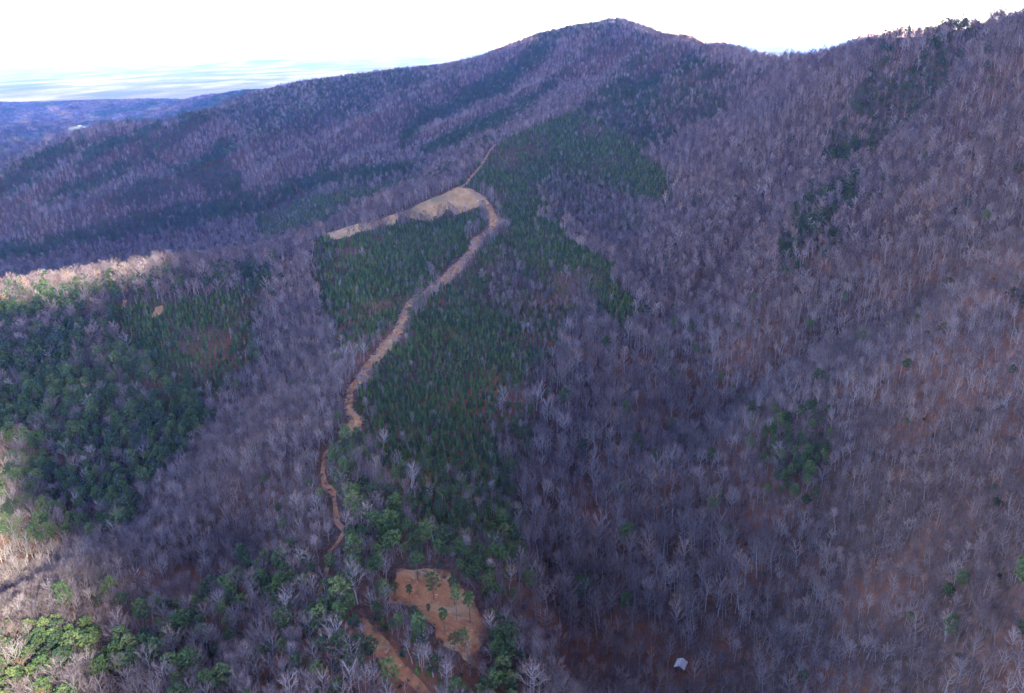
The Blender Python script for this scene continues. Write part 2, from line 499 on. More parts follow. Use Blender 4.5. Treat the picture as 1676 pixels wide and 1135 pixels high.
t = NT("dry_grass", 1.0)
c = t.ramp(t.noise(14, 5), [(0.28, (.34, .19, .078)), (0.5, (.50, .295, .122)), (0.72, (.60, .385, .18))])
c = t.mix(t.ramp(t.noise(38, 2, (1, .35, 1)), [(0.5, (0, 0, 0)), (0.66, (1, 1, 1))]), c, (.27, .205, .105))
c = t.mix(t.ramp(t.noise(2.2, 3), [(0.5, (0, 0, 0)), (0.75, (.6, .6, .6))]), c, (.23, .15, .10))
t.color(c).bump(t.noise(1.2, 3), 0.6, 0.5)
M["dry_grass"] = t.m
t = NT("clay_road", 1.0)
c = t.ramp(t.noise(7, 5), [(0.27, (.32, .14, .06)), (0.5, (.55, .265, .10)), (0.74, (.70, .43, .20))])
c = t.mix(t.ramp(t.noise(3.2, 4, (1, .3, 1)), [(0.50, (0, 0, 0)), (0.66, (.75, .75, .75))]), c, (.20, .10, .062))
c = t.mix(t.ramp(t.noise(11, 4), [(0.48, (0, 0, 0)), (0.64, (1, 1, 1))]), c, (.33, .23, .13))
c = t.mix(t.ramp(t.noise(1.4, 3), [(0.60, (0, 0, 0)), (0.72, (.8, .8, .8))]), c, (.58, .46, .34))
t.color(c).bump(t.noise(1.6, 3), 0.8, 0.6)
M["clay_road"] = t.m
t = NT("red_clay", 1.0)
c = t.ramp(t.noise(8, 5), [(0.28, (.28, .105, .045)), (0.5, (.44, .19, .08)), (0.74, (.55, .29, .13))])
c = t.mix(t.ramp(t.noise(12, 4, (.5, 1, 1)), [(0.52, (0, 0, 0)), (0.68, (1, 1, 1))]), c, (.43, .325, .17))
c = t.mix(t.ramp(t.noise(5, 5), [(0.55, (0, 0, 0)), (0.68, (.8, .8, .8))]), c, (.20, .12, .055))
c = t.mix(t.ramp(t.noise(1.6, 3), [(0.62, (0, 0, 0)), (0.70, (.9, .9, .9))]), c, (.58, .45, .28))
t.color(c).bump(t.noise(2.0, 3), 0.8, 0.7)
M["red_clay"] = t.m
FIELD = wiggle(world_poly(FIELD_PX), 3.0, 14)
ROAD = wiggle(world_poly(ROAD_PX), 2.4, 10, 4)
CLEARING = wiggle(world_poly(CLEARING_PX), 2.6, 10)
TRAIL = ribbon_poly([(566,718),(545,731),(531,744),(528,775),(532,796),(546,807),(548,827),(552,856),(564,870),(554,887),(540,903),(538,926),(531,951),(520,976)], [3, 2, 2.2, 3, 5.5, 2.2, 2.6, 3.5, 2.4, 2, 2, 2, 2])
LOWER_ROAD = ribbon_poly([(588,998),(600,1028),(612,1042),(631,1070),(648,1093),(681,1119),(697,1136),(714,1160)], [4, 5.5, 7, 8, 7.5, 6.5, 6, 6])
SPUR_TRAIL = ribbon_poly([(812,236),(800,250),(790,268),(776,285),(764,300),(752,308)], [3, 4, 4.5, 5, 5, 5])
PATCHES = [wiggle(world_poly(p), 3, 10) for p in PATCHES_PX]
OPEN = [FIELD, ROAD, CLEARING, TRAIL, LOWER_ROAD, SPUR_TRAIL] + PATCHES
PADS = [2.5, 2.6, 3.0, 2.8, 3.0, 2.5] + [2.5] * len(PATCHES)
sheet("grass_field", FIELD, "dry_grass", 0.25, 9)
sheet("dirt_road", ROAD, "clay_road", 0.30, 6)
sheet("bare_ground", CLEARING, "red_clay", 0.25, 6)
sheet("dirt_path", TRAIL, "red_clay", 0.25, 5)
sheet("dirt_road", LOWER_ROAD, "red_clay", 0.28, 5)
sheet("dirt_path", SPUR_TRAIL, "clay_road", 0.25, 6)
for p in PATCHES: sheet("bare_ground", p, "red_clay", 0.25, 8)
# ------------------------------------------------------------------ trees
class Geo:
    def __init__(self): self.v, self.f, self.m, self.cur = [], [], [], 0
    def tube(self, pts, rad, sides=4):
        pts = np.asarray(pts, float)
        base = len(self.v)
        for i, p in enumerate(pts):
            d = pts[min(i + 1, len(pts) - 1)] - pts[max(i - 1, 0)]
            d /= np.linalg.norm(d) + 1e-9
            a = np.cross(d, (0.3, 0.9, 0.1)); a /= np.linalg.norm(a) + 1e-9
            b = np.cross(d, a)
            for k in range(sides):
                g = 2 * math.pi * k / sides
                self.v.append(p + rad[i] * (math.cos(g) * a + math.sin(g) * b))
        for i in range(len(pts) - 1):
            for k in range(sides):
                q, w = base + i * sides + k, base + i * sides + (k + 1) % sides
                self.f.append((q, w, w + sides)); self.f.append((q, w + sides, q + sides)); self.m += [self.cur] * 2
    def sliver(self, p, q, w, rng):
        d = q - p
        s = np.cross(d, rng.normal(size=3)); s *= w / 2 / (np.linalg.norm(s) + 1e-9)
        n = len(self.v)
        self.v += [p - s, p + s, q]
        self.f.append((n, n + 1, n + 2)); self.m.append(self.cur)
    def tri(self, c, nrm, size, rng):
        nrm = nrm / (np.linalg.norm(nrm) + 1e-9)
        a = np.cross(nrm, rng.normal(size=3)); a /= np.linalg.norm(a) + 1e-9
        b = np.cross(nrm, a)
        n = len(self.v)
        g0 = rng.uniform(0, 6.28)
        for k in range(3):
            g = g0 + k * 2.094 + rng.uniform(-.35, .35)
            self.v.append(c + size * rng.uniform(.6, 1.15) * (math.cos(g) * a + math.sin(g) * b))
        self.f.append((n, n + 1, n + 2)); self.m.append(self.cur)
    def mesh(self, name, mats): return mesh_from(name, self.v, self.f, mats, self.m if len(mats) > 1 else None)

def unit(az, el): return np.array([math.cos(az) * math.cos(el), math.sin(az) * math.cos(el), math.sin(el)])

def bare_tree(seed, H=20.0, spread=1.0, low=0.34, twig=0.085, nlimb=12, nsec=6, ntw=7):
    """trunk, crown: a leafless broadleaf: rising limbs, branches, a haze of twigs"""
    rng = np.random.default_rng(seed)
    T, C = Geo(), Geo()
    lean = rng.normal(0, .06, 2)
    zs = np.array([-3.0, 0.25 * H, 0.5 * H, 0.68 * H, 0.82 * H])
    tp = np.stack([lean[0] * zs + rng.normal(0, .18, 5), lean[1] * zs + rng.normal(0, .18, 5), zs], 1)
    T.tube(tp, [.30, .24, .17, .11, .05], 5)
    az0 = rng.uniform(0, 6.28)
    for i in range(nlimb):
        u = i / (nlimb - 1)
        h = H * (low + (0.80 - low) * u)
        s = np.array([np.interp(h, zs, tp[:, 0]), np.interp(h, zs, tp[:, 1]), h])
        az = az0 + i * 2.4 + rng.uniform(-.4, .4)
        el = math.radians(rng.uniform(28, 48) + 22 * u)
        L = H * (0.33 - 0.15 * u) * rng.uniform(.8, 1.2) * spread
        d1, d2 = unit(az, el), unit(az + rng.uniform(-.4, .4), min(el + .38, 1.4))
        m = s + d1 * L * .5
        e = m + d2 * L * .5
        C.cur = 1
        C.tube([s, m, e], [.13, .08, .03], 3)
        for j in range(nsec):
            tpar = .28 + .72 * (j + rng.uniform(0, .8)) / nsec
            b = s + (m - s) * min(tpar * 2, 1) + (e - m) * max(tpar * 2 - 1, 0)
            dd = d1 * .5 + unit(az + rng.uniform(-1.5, 1.5), rng.uniform(.2, 1.25))
            dd /= np.linalg.norm(dd)
            l2 = rng.uniform(.09, .17) * H * (1.15 - .4 * tpar) * (.6 + .4 * spread)
            q = b + dd * l2
            C.cur = 1
            C.sliver(b, q, .13, rng)
            C.cur = 0
            for k in range(ntw):
                p = b + (q - b) * rng.uniform(.15, 1)
                d3 = dd * .7 + rng.normal(0, .62, 3) + np.array([0, 0, .38])
                d3 /= np.linalg.norm(d3)
                C.sliver(p, p + d3 * rng.uniform(.9, 2.2) * H / 20, twig * rng.uniform(.7, 1.3), rng)
    return T, C

def pine_tree(seed, H=19.0, R=4.0, base=0.48, nclump=34, ntri=24, tri=.52):
    """trunk, crown: an open-grown yellow pine: bare bole, rounded crown of needle clumps on short limbs"""
    rng = np.random.default_rng(seed)
    T, C = Geo(), Geo()
    lean = rng.normal(0, .02, 2)
    zs = np.array([-3.0, .3 * H, .6 * H, .93 * H])
    tp = np.stack([lean[0] * zs, lean[1] * zs, zs], 1)
    T.tube(tp, [.25, .2, .14, .05], 5)
    az0 = rng.uniform(0, 6.28)
    for i in range(nclump):
        u = (i + .5) / nclump
        h = H * (base + (0.96 - base) * u)
        prof = math.sqrt(max(0.05, 1 - (2 * (u - .40)) ** 2 * .72)) if u > .12 else .62
        rr = R * prof * rng.uniform(.45, 1.08)
        az = az0 + i * 2.4 + rng.uniform(-.5, .5)
        c = np.array([lean[0] * h + rr * math.cos(az), lean[1] * h + rr * math.sin(az), h + .18 * rr + rng.uniform(-.5, .5)])
        s = np.array([lean[0] * h, lean[1] * h, h - .35 * rr * .6])
        if i % 2 == 0: T.tube([s, c], [.07, .03], 3)
        size = R * rng.uniform(.16, .40)
        for k in range(ntri):
            o = rng.normal(0, 1, 3)
            o /= np.linalg.norm(o) + 1e-9
            p = c + o * np.array([1, 1, .72]) * size * rng.uniform(.45, 1.0) ** .6
            C.tri(p, o + rng.normal(0, .55, 3) + np.array([0, 0, .45]), tri * rng.uniform(.7, 1.25), rng)
    return T, C

def young_pine(seed, H=7.0, R=1.55, tiers=9, per=8):
    rng = np.random.default_rng(seed)
    C, T = Geo(), Geo()
    T.tube([(0, 0, -2), (0, 0, H * .9)], [.10, .03], 3)
    for i in range(tiers):
        u = i / (tiers - 1)
        h = H * (.14 + .80 * u)
        r = R * (1 - u) ** .75 + .12
        for k in range(per if u < .7 else per - 3):
            az = i * 1.1 + k * 6.28 / per + rng.uniform(-.35, .35)
            p = np.array([r * .55 * math.cos(az), r * .55 * math.sin(az), h + rng.uniform(-.25, .25)])
            C.tri(p, unit(az, rng.uniform(.2, 1.1)) + rng.normal(0, .3, 3), (.34 + .42 * r) * rng.uniform(.75, 1.2), rng)
    C.sliver(np.array([-.0, 0, H * .8]), np.array([0, 0, H * 1.04]), .35, rng)
    return T, C

def joined(name, T, C, mats):
    """one mesh of trunk and crown for the massed woods"""
    n = len(T.v)
    return mesh_from(name, T.v + C.v, T.f + [(a + n, b + n, c + n) for a, b, c in C.f], mats, [0] * len(T.f) + [0 if q else 1 for q in C.m])

BARE = [bare_tree(100 + i, H=20, spread=s, low=l) for i, (s, l) in enumerate([(1.0, .34), (1.2, .28), (.85, .42), (1.05, .36), (.75, .5), (1.3, .3), (.95, .45), (1.1, .22), (.65, .55), (1.45, .33)])]
BARE_FAR = [bare_tree(200 + i, H=20, spread=s, low=l, twig=.27, nlimb=10, nsec=5, ntw=6) for i, (s, l) in enumerate([(1.0, .3), (1.2, .26), (.85, .36)])]
PINES = [pine_tree(300 + i, R=r, base=b) for i, (r, b) in enumerate([(3.9, .48), (4.4, .42), (3.3, .52), (4.0, .38), (3.0, .58)])]
PINES_FAR = [pine_tree(400 + i, R=r, base=b, nclump=14, ntri=11, tri=1.05) for i, (r, b) in enumerate([(3.9, .40), (4.4, .36), (3.4, .46)])]
YOUNG = [young_pine(500 + i, H=h, R=r) for i, (h, r) in enumerate([(7, 1.6), (7.6, 1.45), (6, 1.5), (6.8, 1.75)])]
MESH = {}
for key, src, mats in (("bare", BARE, ("grey_bark", "twigs")), ("pine", PINES, ("pine_bark", "pine_needles"))):
    MESH[key] = [(T.mesh(key + "_trunk", [mats[0]]), C.mesh(key + "_crown", [mats[1]] + ([mats[0]] if key == 'bare' else []))) for T, C in src]
PROTO = {}
for key, src, mats in (("bare", BARE, ("grey_bark", "twigs")), ("bare_far", BARE_FAR, ("grey_bark", "twigs")), ("pine", PINES, ("pine_bark", "pine_needles")),
                       ("pine_far", PINES_FAR, ("pine_bark", "dark_needles")), ("young", YOUNG, ("pine_bark", "young_needles"))):
    col = bpy.data.collections.new(key + "_kinds")
    for i, (T, C) in enumerate(src):
        o = bpy.data.objects.new(f"{key}_kind_{i:02d}", joined(key, T, C, mats))
        col.objects.link(o)
    PROTO[key] = (col, len(src))
MESH["young"] = [joined("young_pine", T, C, ("pine_bark", "young_needles")) for T, C in YOUNG]

# what grows where -----------------------------------------------------------
PINE_AZ = np.linspace(-1.0, 1.0, 900)
PR = np.arange(120, 9500, 5.0)
gaz, gr = np.meshgrid(PINE_AZ, PR, indexing='ij')
tan_run = np.maximum.accumulate((GRID(np.sin(gaz) * gr, np.cos(gaz) * gr) - CAMZ) / gr, axis=1)
def seen(x, y, z, h=20.0, slack=0.006):
    """inside the picture (with a margin) and not sunk behind a ridge"""
    r, az = np.hypot(x, y), np.arctan2(x, y)
    i = np.clip(np.searchsorted(PINE_AZ, az), 0, len(PINE_AZ) - 1)
    j = np.clip(np.searchsorted(PR, r - 10) - 1, 0, len(PR) - 1)
    px, py, d = to_px(np.stack([x, y, z], -1))
    m = 90 + 75000 / r
    return ((z + h - CAMZ) / r > tan_run[i, j] - slack) & (d > 0) & (px > -m) & (px < PW + m) & (py < PH + m + 20) & (y > 60)

Y1 = [(528,392),(570,390),(612,374),(645,366),(700,364),(742,353),(790,339),(800,372),(774,388),(765,410),(740,434),(700,472),(664,493),(650,530),(626,560),(600,592),(575,600),(548,555),(520,480),(505,420)]
Y2 = [(755,303),(800,250),(840,225),(940,185),(990,205),(1045,245),(1095,290),(1105,340),(1070,345),(1000,312),(930,300),(905,330),(935,385),(1000,440),(1045,510),(1048,552),(1000,540),(935,470),(880,420),(840,400),(822,372),(812,335),(798,318)]
Y3 = [(824,372),(770,425),(738,464),(690,492),(672,520),(655,560),(612,605),(600,630),(582,640),(582,670),(600,690),(585,725),(640,765),(705,840),(760,880),(845,868),(850,800),(805,700),(830,650),(905,590),(950,550),(940,480),(890,420)]
Y3B = [(800,420),(850,420),(930,500),(935,570),(860,560),(790,480)]
Y4 = [(180,500),(260,492),(420,480),(440,505),(420,560),(400,620),(352,668),(300,640),(240,600),(190,560)]
Y5 = [(418,352),(470,333),(530,317),(620,302),(700,288),(690,306),(620,330),(560,352),(480,390),(420,400)]
P_LEFT = [(-100,500),(60,488),(250,455),(440,440),(440,505),(420,600),(355,690),(290,760),(190,860),(70,905),(-100,890)]
P_CENTER = [(560,728),(600,728),(680,790),(720,850),(850,905),(870,1000),(830,1040),(800,1000),(760,940),(700,925),(650,930),(560,900),(545,830)]
P_BOTTOM = [(420,930),(650,930),(640,1000),(700,1040),(790,1120),(860,1050),(880,1240),(200,1240),(90,1000),(150,1080),(330,1000)]
P_RIGHT = [(1400,130),(1450,90),(1560,75),(1560,160),(1460,230),(1420,300),(1370,360),(1370,440),(1290,470),(1270,400),(1320,300),(1370,200)]
P_GROUP = [(1225,700),(1265,690),(1300,675),(1355,680),(1340,760),(1300,820),(1250,830)]
P_UPPER = [(1000,90),(1040,60),(1130,90),(1200,120),(1190,190),(1090,230),(1040,250),(940,185)]
P_RIDGE = [(1440,60),(1700,0),(1700,110),(1500,120),(1440,130)]
P_MIDR = [(830,640),(905,590),(960,540),(930,640),(880,740),(850,800),(805,700)]
COVE = [(900,560),(1060,540),(1160,640),(1180,800),(1260,960),(1180,1200),(860,1240),(850,980),(840,860),(880,740)]
RUST = [(930,1150),(940,1060),(1010,1030),(1090,1040),(1170,1020),(1260,1050),(1290,1180)]
LIT_RIDGE = [(-100,505),(-100,450),(60,434),(260,430),(262,452),(120,478),(60,490)]
FACE_PINES = [  # the dark bands on the far mountain, and how thick the pines stand there
 ([(0,295),(30,278),(80,252),(135,234),(142,241),(100,275),(60,300),(20,322),(0,333)], .92),
 ([(120,287),(140,257),(165,240),(200,227),(262,209),(270,215),(230,238),(160,270)], .92),
 ([(60,335),(130,300),(200,268),(260,228),(311,192),(335,190),(345,198),(300,238),(240,275),(170,312),(80,340)], .92),
 ([(375,182),(420,162),(560,134),(640,124),(600,190),(520,215),(450,235),(400,215)], .55),
 ([(180,332),(250,300),(310,280),(345,250),(380,230),(392,250),(330,302),(270,327),(200,347)], .9),
 ([(335,312),(350,280),(380,272),(398,298),(390,322),(345,325)], .92),
 ([(0,410),(100,393),(220,360),(300,345),(380,330),(450,310),(520,290),(560,283),(690,272),(690,285),(600,300),(520,315),(420,352),(320,375),(230,394),(100,412),(60,432),(0,440)], .85),
 ([(655,250),(655,217),(690,190),(740,165),(800,130),(850,100),(880,75),(908,82),(892,107),(850,137),(800,167),(740,192),(700,208),(662,252)], .88),
 ([(560,137),(640,122),(705,114),(695,140),(620,167),(570,182)], .6),
 ([(690,265),(690,247),(750,217),(820,187),(880,152),(930,117),(942,124),(900,153),(870,182),(820,208),(760,238),(700,262)], .85),
 ([(865,64),(930,46),(962,54),(905,74)], .7)]

def open_ground(x, y, pad=None):
    m = np.zeros(x.shape, bool)
    for P, own in zip(OPEN, PADS):
        pad_ = own if pad is None else pad
        lo, hi = P[:, :2].min(0) - 8, P[:, :2].max(0) + 8
        k = np.nonzero((x > lo[0]) & (x < hi[0]) & (y > lo[1]) & (y < hi[1]))[0]
        if len(k): m[k] |= inside(x[k], y[k], P) | (edge_dist(x[k], y[k], P) < pad_)
    return m

def scatter(x0, x1, y0, y1, step, seed):
    rng = np.random.default_rng(seed)
    gx, gy = np.meshgrid(np.arange(x0, x1, step), np.arange(y0, y1, step))
    gx = (gx + rng.uniform(-.5, .5, gx.shape) * step * 1.05).ravel()
    gy = (gy + rng.uniform(-.5, .5, gy.shape) * step * 1.05).ravel()
    return gx, gy, rng

def warp_px(x, y, z):
    """photo bearing of a ground point, roughened so that stand edges are not ruled lines"""
    px, py, _ = to_px(np.stack([x, y, z], -1))
    r = np.hypot(x, y)
    k = np.clip(15000 / r, 9, 36)
    return px + k * fbm(x, y, 45, 3, 51), py + k * .7 * fbm(x, y, 45, 3, 52), r

KEEP_CLEAR = []      # (x, y, radius): room for the hut and the pines that stand in the clearing
def layer(step, rlo, rhi, seed):
    """overstorey positions -> arrays with kind (0 bare, 1 pine), height"""
    x, y, rng = scatter(-2100, 900, 120, 3000, step, seed)
    r = np.hypot(x, y)
    k = (r >= rlo) & (r < rhi)
    x, y = x[k], y[k]
    z = GRID(x, y)
    k = seen(x, y, z)
    x, y, z = x[k], y[k], z[k]
    px, py, r = warp_px(x, y, z)
    n = len(x)
    p = 0.010 + 0.04 * (fbm(x, y, 110, 2, 60) > .45)
    dens = np.ones(n)
    H = 11.5 + 4.5 * smooth(350, 850, r)
    # the far face of the mountain: pines on the sunny side of every rib, hardwoods in the draws and on the crests
    face = (r > 1330) & (px < 1010) & (px < 760 + (r - 1300) * .9)
    p = np.where(face, .07 + .35 * smooth(.15, .4, fbm(x, y, 150, 3, 62)), p)
    H = np.where(face, 14.0, H)
    def zone(poly, pp, dd=1.0, hh=None, patch=0.0, seed_=70):
        A_ = np.asarray(poly, float)
        m = (px > A_[:, 0].min() - 60) & (px < A_[:, 0].max() + 60) & (py > A_[:, 1].min() - 60) & (py < A_[:, 1].max() + 60)
        m = np.nonzero(m)[0]
        e = edge_dist(px[m], py[m], poly) * np.where(inside(px[m], py[m], poly), 1, -1)
        soft = np.clip(11000 / r[m], 6, 26)
        m = m[rng.random(len(m)) < np.clip(.5 + e / (2 * soft), 0, 1)]
        q = pp * (1 - patch + patch * 2 * smooth(-.25, .35, fbm(x, y, 45, 3, seed_)))
        p[m] = np.clip(q, 0, .97)[m] if np.ndim(q) else q
        dens[m] = dd[m] if np.ndim(dd) else dd
        if hh: H[m] = hh
    for band, pp in FACE_PINES: zone(band, min(pp * 1.06, .97), patch=.06, hh=15)
    zone(P_UPPER, .62, patch=.5, hh=12)
    zone([(940,185),(1000,110),(1040,90),(1090,130),(1110,220),(1060,260),(1000,205)], .7, patch=.35, hh=11)
    zone([(805,232),(870,198),(930,170),(1000,103),(1036,62),(1052,70),(1012,120),(942,188),(872,212),(812,246)], .02, hh=11)
    zone(P_RIDGE, .18, patch=.8, hh=15)
    zone(P_RIGHT, .40, dd=.9, patch=.9, hh=14)
    zone(P_GROUP, .5, dd=.75, patch=.7, hh=15)
    zone(P_LEFT, .56, patch=.5, hh=17)
    zone([(60,640),(350,600),(350,690),(290,760),(190,860),(70,905),(-100,890),(-100,720)], .82, dd=.8, patch=.25, hh=18)
    zone(P_CENTER, .62, dd=np.where(r < 560, .62, .9), patch=.5, hh=17)
    zone(P_BOTTOM, .34, dd=np.where(r < 560, .66, .9), patch=.6, hh=17)
    zone(P_MIDR, .35, patch=.5, hh=13)
    zone([(790,900),(850,925),(828,965),(868,1000),(845,1040),(885,1075),(862,1110),(905,1240),(800,1240),(800,1100),(805,1020)], .75, dd=.6, patch=.3, hh=16)
    zone([(-100,730),(60,740),(70,870),(-100,960)], .6, patch=.3, hh=18)
    zone([(-100,1085),(60,1060),(130,1080),(150,1240),(-100,1240)], .36, patch=.5, hh=18)
    zone(LIT_RIDGE, .04, hh=19)
    zone(COVE, .02, dd=np.where(r < 560, .36, .55), hh=23, patch=.6)
    for Yp in (Y1, Y2, Y3, Y4, Y5): zone(Yp, .02, dd=.03, hh=10)
    zone([(880,300),(930,285),(1000,300),(1060,335),(1040,400),(960,400),(890,355)], .10, dd=.75, hh=11)
    zone(Y3B, .05, dd=.5, hh=11)
    zone([(830,800),(860,860),(760,905),(690,850),(640,770),(700,770)], .5, dd=.4, hh=12)
    zone(RUST, .02, dd=.42, hh=16)
    dens *= np.where(p < .3, .72 + .28 * smooth(-.30, .05, fbm(x, y, 26, 3, 87)), 1)
    low = smooth(700, 350, r) * inside(px, py, [(1120,640),(1800,500),(1800,1300),(1000,1300)])
    dens *= 1 - .2 * low * smooth(-.35, .2, fbm(x, y, 38, 3, 88))
    k = (rng.random(n) < dens) & ~open_ground(x, y)
    for back_ in (7.0, 13.0, 19.0):                    # thinner growth just below the lower track and the clearing
        q = open_ground(x * (1 + back_ / r), y * (1 + back_ / r), .5) & (r < 620)
        k &= ~(q & (rng.random(n) < .74))
    for cx, cy_, rad in KEEP_CLEAR: k &= np.hypot(x - cx, y - cy_) > rad
    kind = (rng.random(n) < p).astype(int)
    h = H * np.clip(rng.normal(.98, .2, n), .5, 1.45) * np.where(kind == 1, .98, 1.0)
    return [a[k] for a in (x, y, z, r, kind, h)] + [rng]

def forest(name, col, nvar, P, h, unit_h, seed, **props):
    """one massed wood: points that carry turn, size and kind; the trees are grown on them"""
    rng = np.random.default_rng(seed)
    n = len(P)
    me = bpy.data.meshes.new(name)
    me.vertices.add(n)
    me.vertices.foreach_set('co', np.asarray(P, np.float32).ravel())
    s = (h / unit_h)[:, None] * np.stack([rng.uniform(.85, 1.2, n)] * 2 + [np.ones(n)], 1)
    rot = np.stack([rng.normal(0, .03, n), rng.normal(0, .03, n), rng.uniform(0, 6.283, n)], 1)
    for nm, ty, arr in (("turn", 'FLOAT_VECTOR', rot), ("size", 'FLOAT_VECTOR', s)):
        me.attributes.new(nm, ty, 'POINT').data.foreach_set('vector', arr.astype(np.float32).ravel())
    me.attributes.new("sort", 'INT', 'POINT').data.foreach_set('value', rng.integers(0, nvar, n).astype(np.int32))
    o = link(name, me, kind="stuff", **props)
    ng = bpy.data.node_groups.new(name, 'GeometryNodeTree')
    ng.interface.new_socket("Geometry", in_out='INPUT', socket_type='NodeSocketGeometry')
    ng.interface.new_socket("Geometry", in_out='OUTPUT', socket_type='NodeSocketGeometry')
    N = ng.nodes.new
    gi, go, ip, ci = N('NodeGroupInput'), N('NodeGroupOutput'), N('GeometryNodeInstanceOnPoints'), N('GeometryNodeCollectionInfo')
    ci.inputs['Collection'].default_value = col
    ci.inputs['Separate Children'].default_value = True
    ci.inputs['Reset Children'].default_value = True
    ip.inputs['Pick Instance'].default_value = True
    L = ng.links.new
    L(gi.outputs[0], ip.inputs['Points'])
    L(ci.outputs[0], ip.inputs['Instance'])
    for nm, ty, sock in (("turn", 'FLOAT_VECTOR', 'Rotation'), ("size", 'FLOAT_VECTOR', 'Scale'), ("sort", 'INT', 'Instance Index')):
        a = N('GeometryNodeInputNamedAttribute')
        a.data_type = ty
        a.inputs['Name'].default_value = nm
        L(a.outputs['Attribute'], ip.inputs[sock])
    L(ip.outputs[0], go.inputs[0])
    o.modifiers.new("trees", 'NODES').node_group = ng
    return o

HUT = hit(np.array([1114.]), np.array([1093.]), GRID)[0]
back = -HUT[:2] / np.hypot(*HUT[:2])
KEEP_CLEAR += [(HUT[0], HUT[1], 7.5), (*(HUT[:2] + back * 11), 6.5), (*(HUT[:2] + back * 21), 6.0), (*(HUT[:2] + back * 30), 4.0)]

# the pines left standing in and round the clearing: foot of each, height, crown spread, look
CLEARING_PINES = [
 (684, 951, 20, 1.25, "broad full pine at the top edge of the bare clay clearing"),
 (721, 947, 12, .55, "thin spindly pine just inside the top edge of the clay clearing"),
 (710, 983, 19, 1.0, "round crowned pine standing alone in the upper middle of the clay clearing"),
 (744, 992, 21, .75, "tall pine leaning over the upper right part of the clay clearing"),
 (748, 1016, 24, .7, "tallest thin pine with sparse crown in the middle of the clay clearing"),
 (770, 1020, 21, .9, "dark pine with long bare bole near the right edge of the clay clearing"),
 (703, 1016, 11, .6, "small thin pine on reddest clay at the left of the clearing"),
 (728, 1039, 17, .85, "medium pine with narrow crown at the lower left of the clay clearing"),
 (744, 1066, 12, 1.0, "short flat crowned pine at the bottom of the clay clearing"),
 (760, 1068, 15, 1.05, "dark crowned pine beside the short one at the bottom of the clearing"),
 (672, 989, 13, .8, "small pale pine at the left rim of the clay clearing"),
 (646, 975, 9, 1.2, "low bushy pine on the left rim of the clay clearing"),
]
CP_POS = hit(np.array([c[0] for c in CLEARING_PINES], float), np.array([c[1] for c in CLEARING_PINES], float), GRID)
SOLO_PINES = [(1023, 1020, 24, 1.0, "lone full green pine among white trunks up and left of the cabin"), (1186, 895, 19, .9, "lone green pine above right of the cabin, halfway up the picture's lower right"),
 (1545, 1003, 17, .9, "small lone green pine amid bare trees towards the lower right"), (1667, 985, 22, 1.1, "dark green pine at the right edge of the picture"),
 (640, 1140, 22, 1.0, "green pine at the bottom edge between the clay road and the clearing"), (120, 1128, 24, 1.15, "bright sunlit pine with broad crown near the bottom left"), (78, 1085, 21, .9, "sunlit pine rising behind the broad one at bottom left"),
 (728, 832, 17, .8, "pale green pine alone in the young plantation below the road bend"), (670, 333, 17, .8, "tall pine on the far edge of the brown grass field"), (657, 337, 15, .9, "shorter pine left of the tall one on the field's far edge"), (626, 352, 14, .9, "pine at the narrow left neck of the grass field")]
SP_POS = hit(np.array([c[0] for c in SOLO_PINES], float), np.array([c[1] for c in SOLO_PINES], float), GRID)
SP_POS[8:, 1] += 14
SP_POS[:, 2] = GRID(SP_POS[:, 0], SP_POS[:, 1])
KEEP_CLEAR += [(q[0], q[1], 4.5) for q in SP_POS]
SNAG = hit(np.array([769.]), np.array([1085.]), GRID)[0]

HAY = world_poly([(109,212),(128,208),(147,206),(146,210),(128,215),(112,219)])
LA = [np.concatenate(q) if isinstance(q[0], np.ndarray) else q[0] for q in zip(layer(4.1, 120, 560, 3), layer(5.0, 560, 1250, 1))]
LB = layer(6.3, 1250, 3000, 2)
x, y, z, r, kind, h, rng = LA
px, py, dep = to_px(np.stack([x, y, z + .6 * h], -1))
inframe = (px > 2) & (px < PW - 2) & (py > 2) & (py < PH - 2)
showing = (z + h * .7 - CAMZ) / r > tan_run[np.clip(np.searchsorted(PINE_AZ, np.arctan2(x, y)), 0, 899), np.clip(np.searchsorted(PR, r - 10) - 1, 0, len(PR) - 1)]
big = np.where(inframe & showing, h / dep, 0)
single = np.zeros(len(x), bool)
chosen = {}
for k, cap in ((0, 296), (1, 284)):
    c = np.nonzero(kind == k)[0]
    c = c[np.argsort(-big[c])][:cap]
    single[c] = True
    chosen[k] = c
rest = ~single
P = np.stack([x, y, z], -1)
for k, nm, fn, lab, cat in ((0, "bare_woods", "bare", "leafless grey hardwood forest covering the slopes and the cove", "forest"),
                            (1, "pine_woods", "pine", "mature green pines massed over the left slope and below the field", "forest")):
    m = rest & (kind == k) & (r < 820)
    forest(nm, *PROTO[fn], P[m], h[m], 20 if k == 0 else 19, 11 + k, label=lab, category=cat)
    m = rest & (kind == k) & (r >= 820)
    x2, y2, z2, r2, k2, h2, _ = LB
    m2 = k2 == k
    forest(("distant_bare_woods", "distant_pine_woods")[k], *PROTO[fn + "_far"], np.concatenate([P[m], np.stack([x2, y2, z2], -1)[m2]]), np.concatenate([h[m], h2[m2]]), 20 if k == 0 else 19, 21 + k,
           label=("leafless hardwood forest covering the distant mountain faces and ridges", "dark pines massed on the ribs of the distant mountain")[k], category="forest")

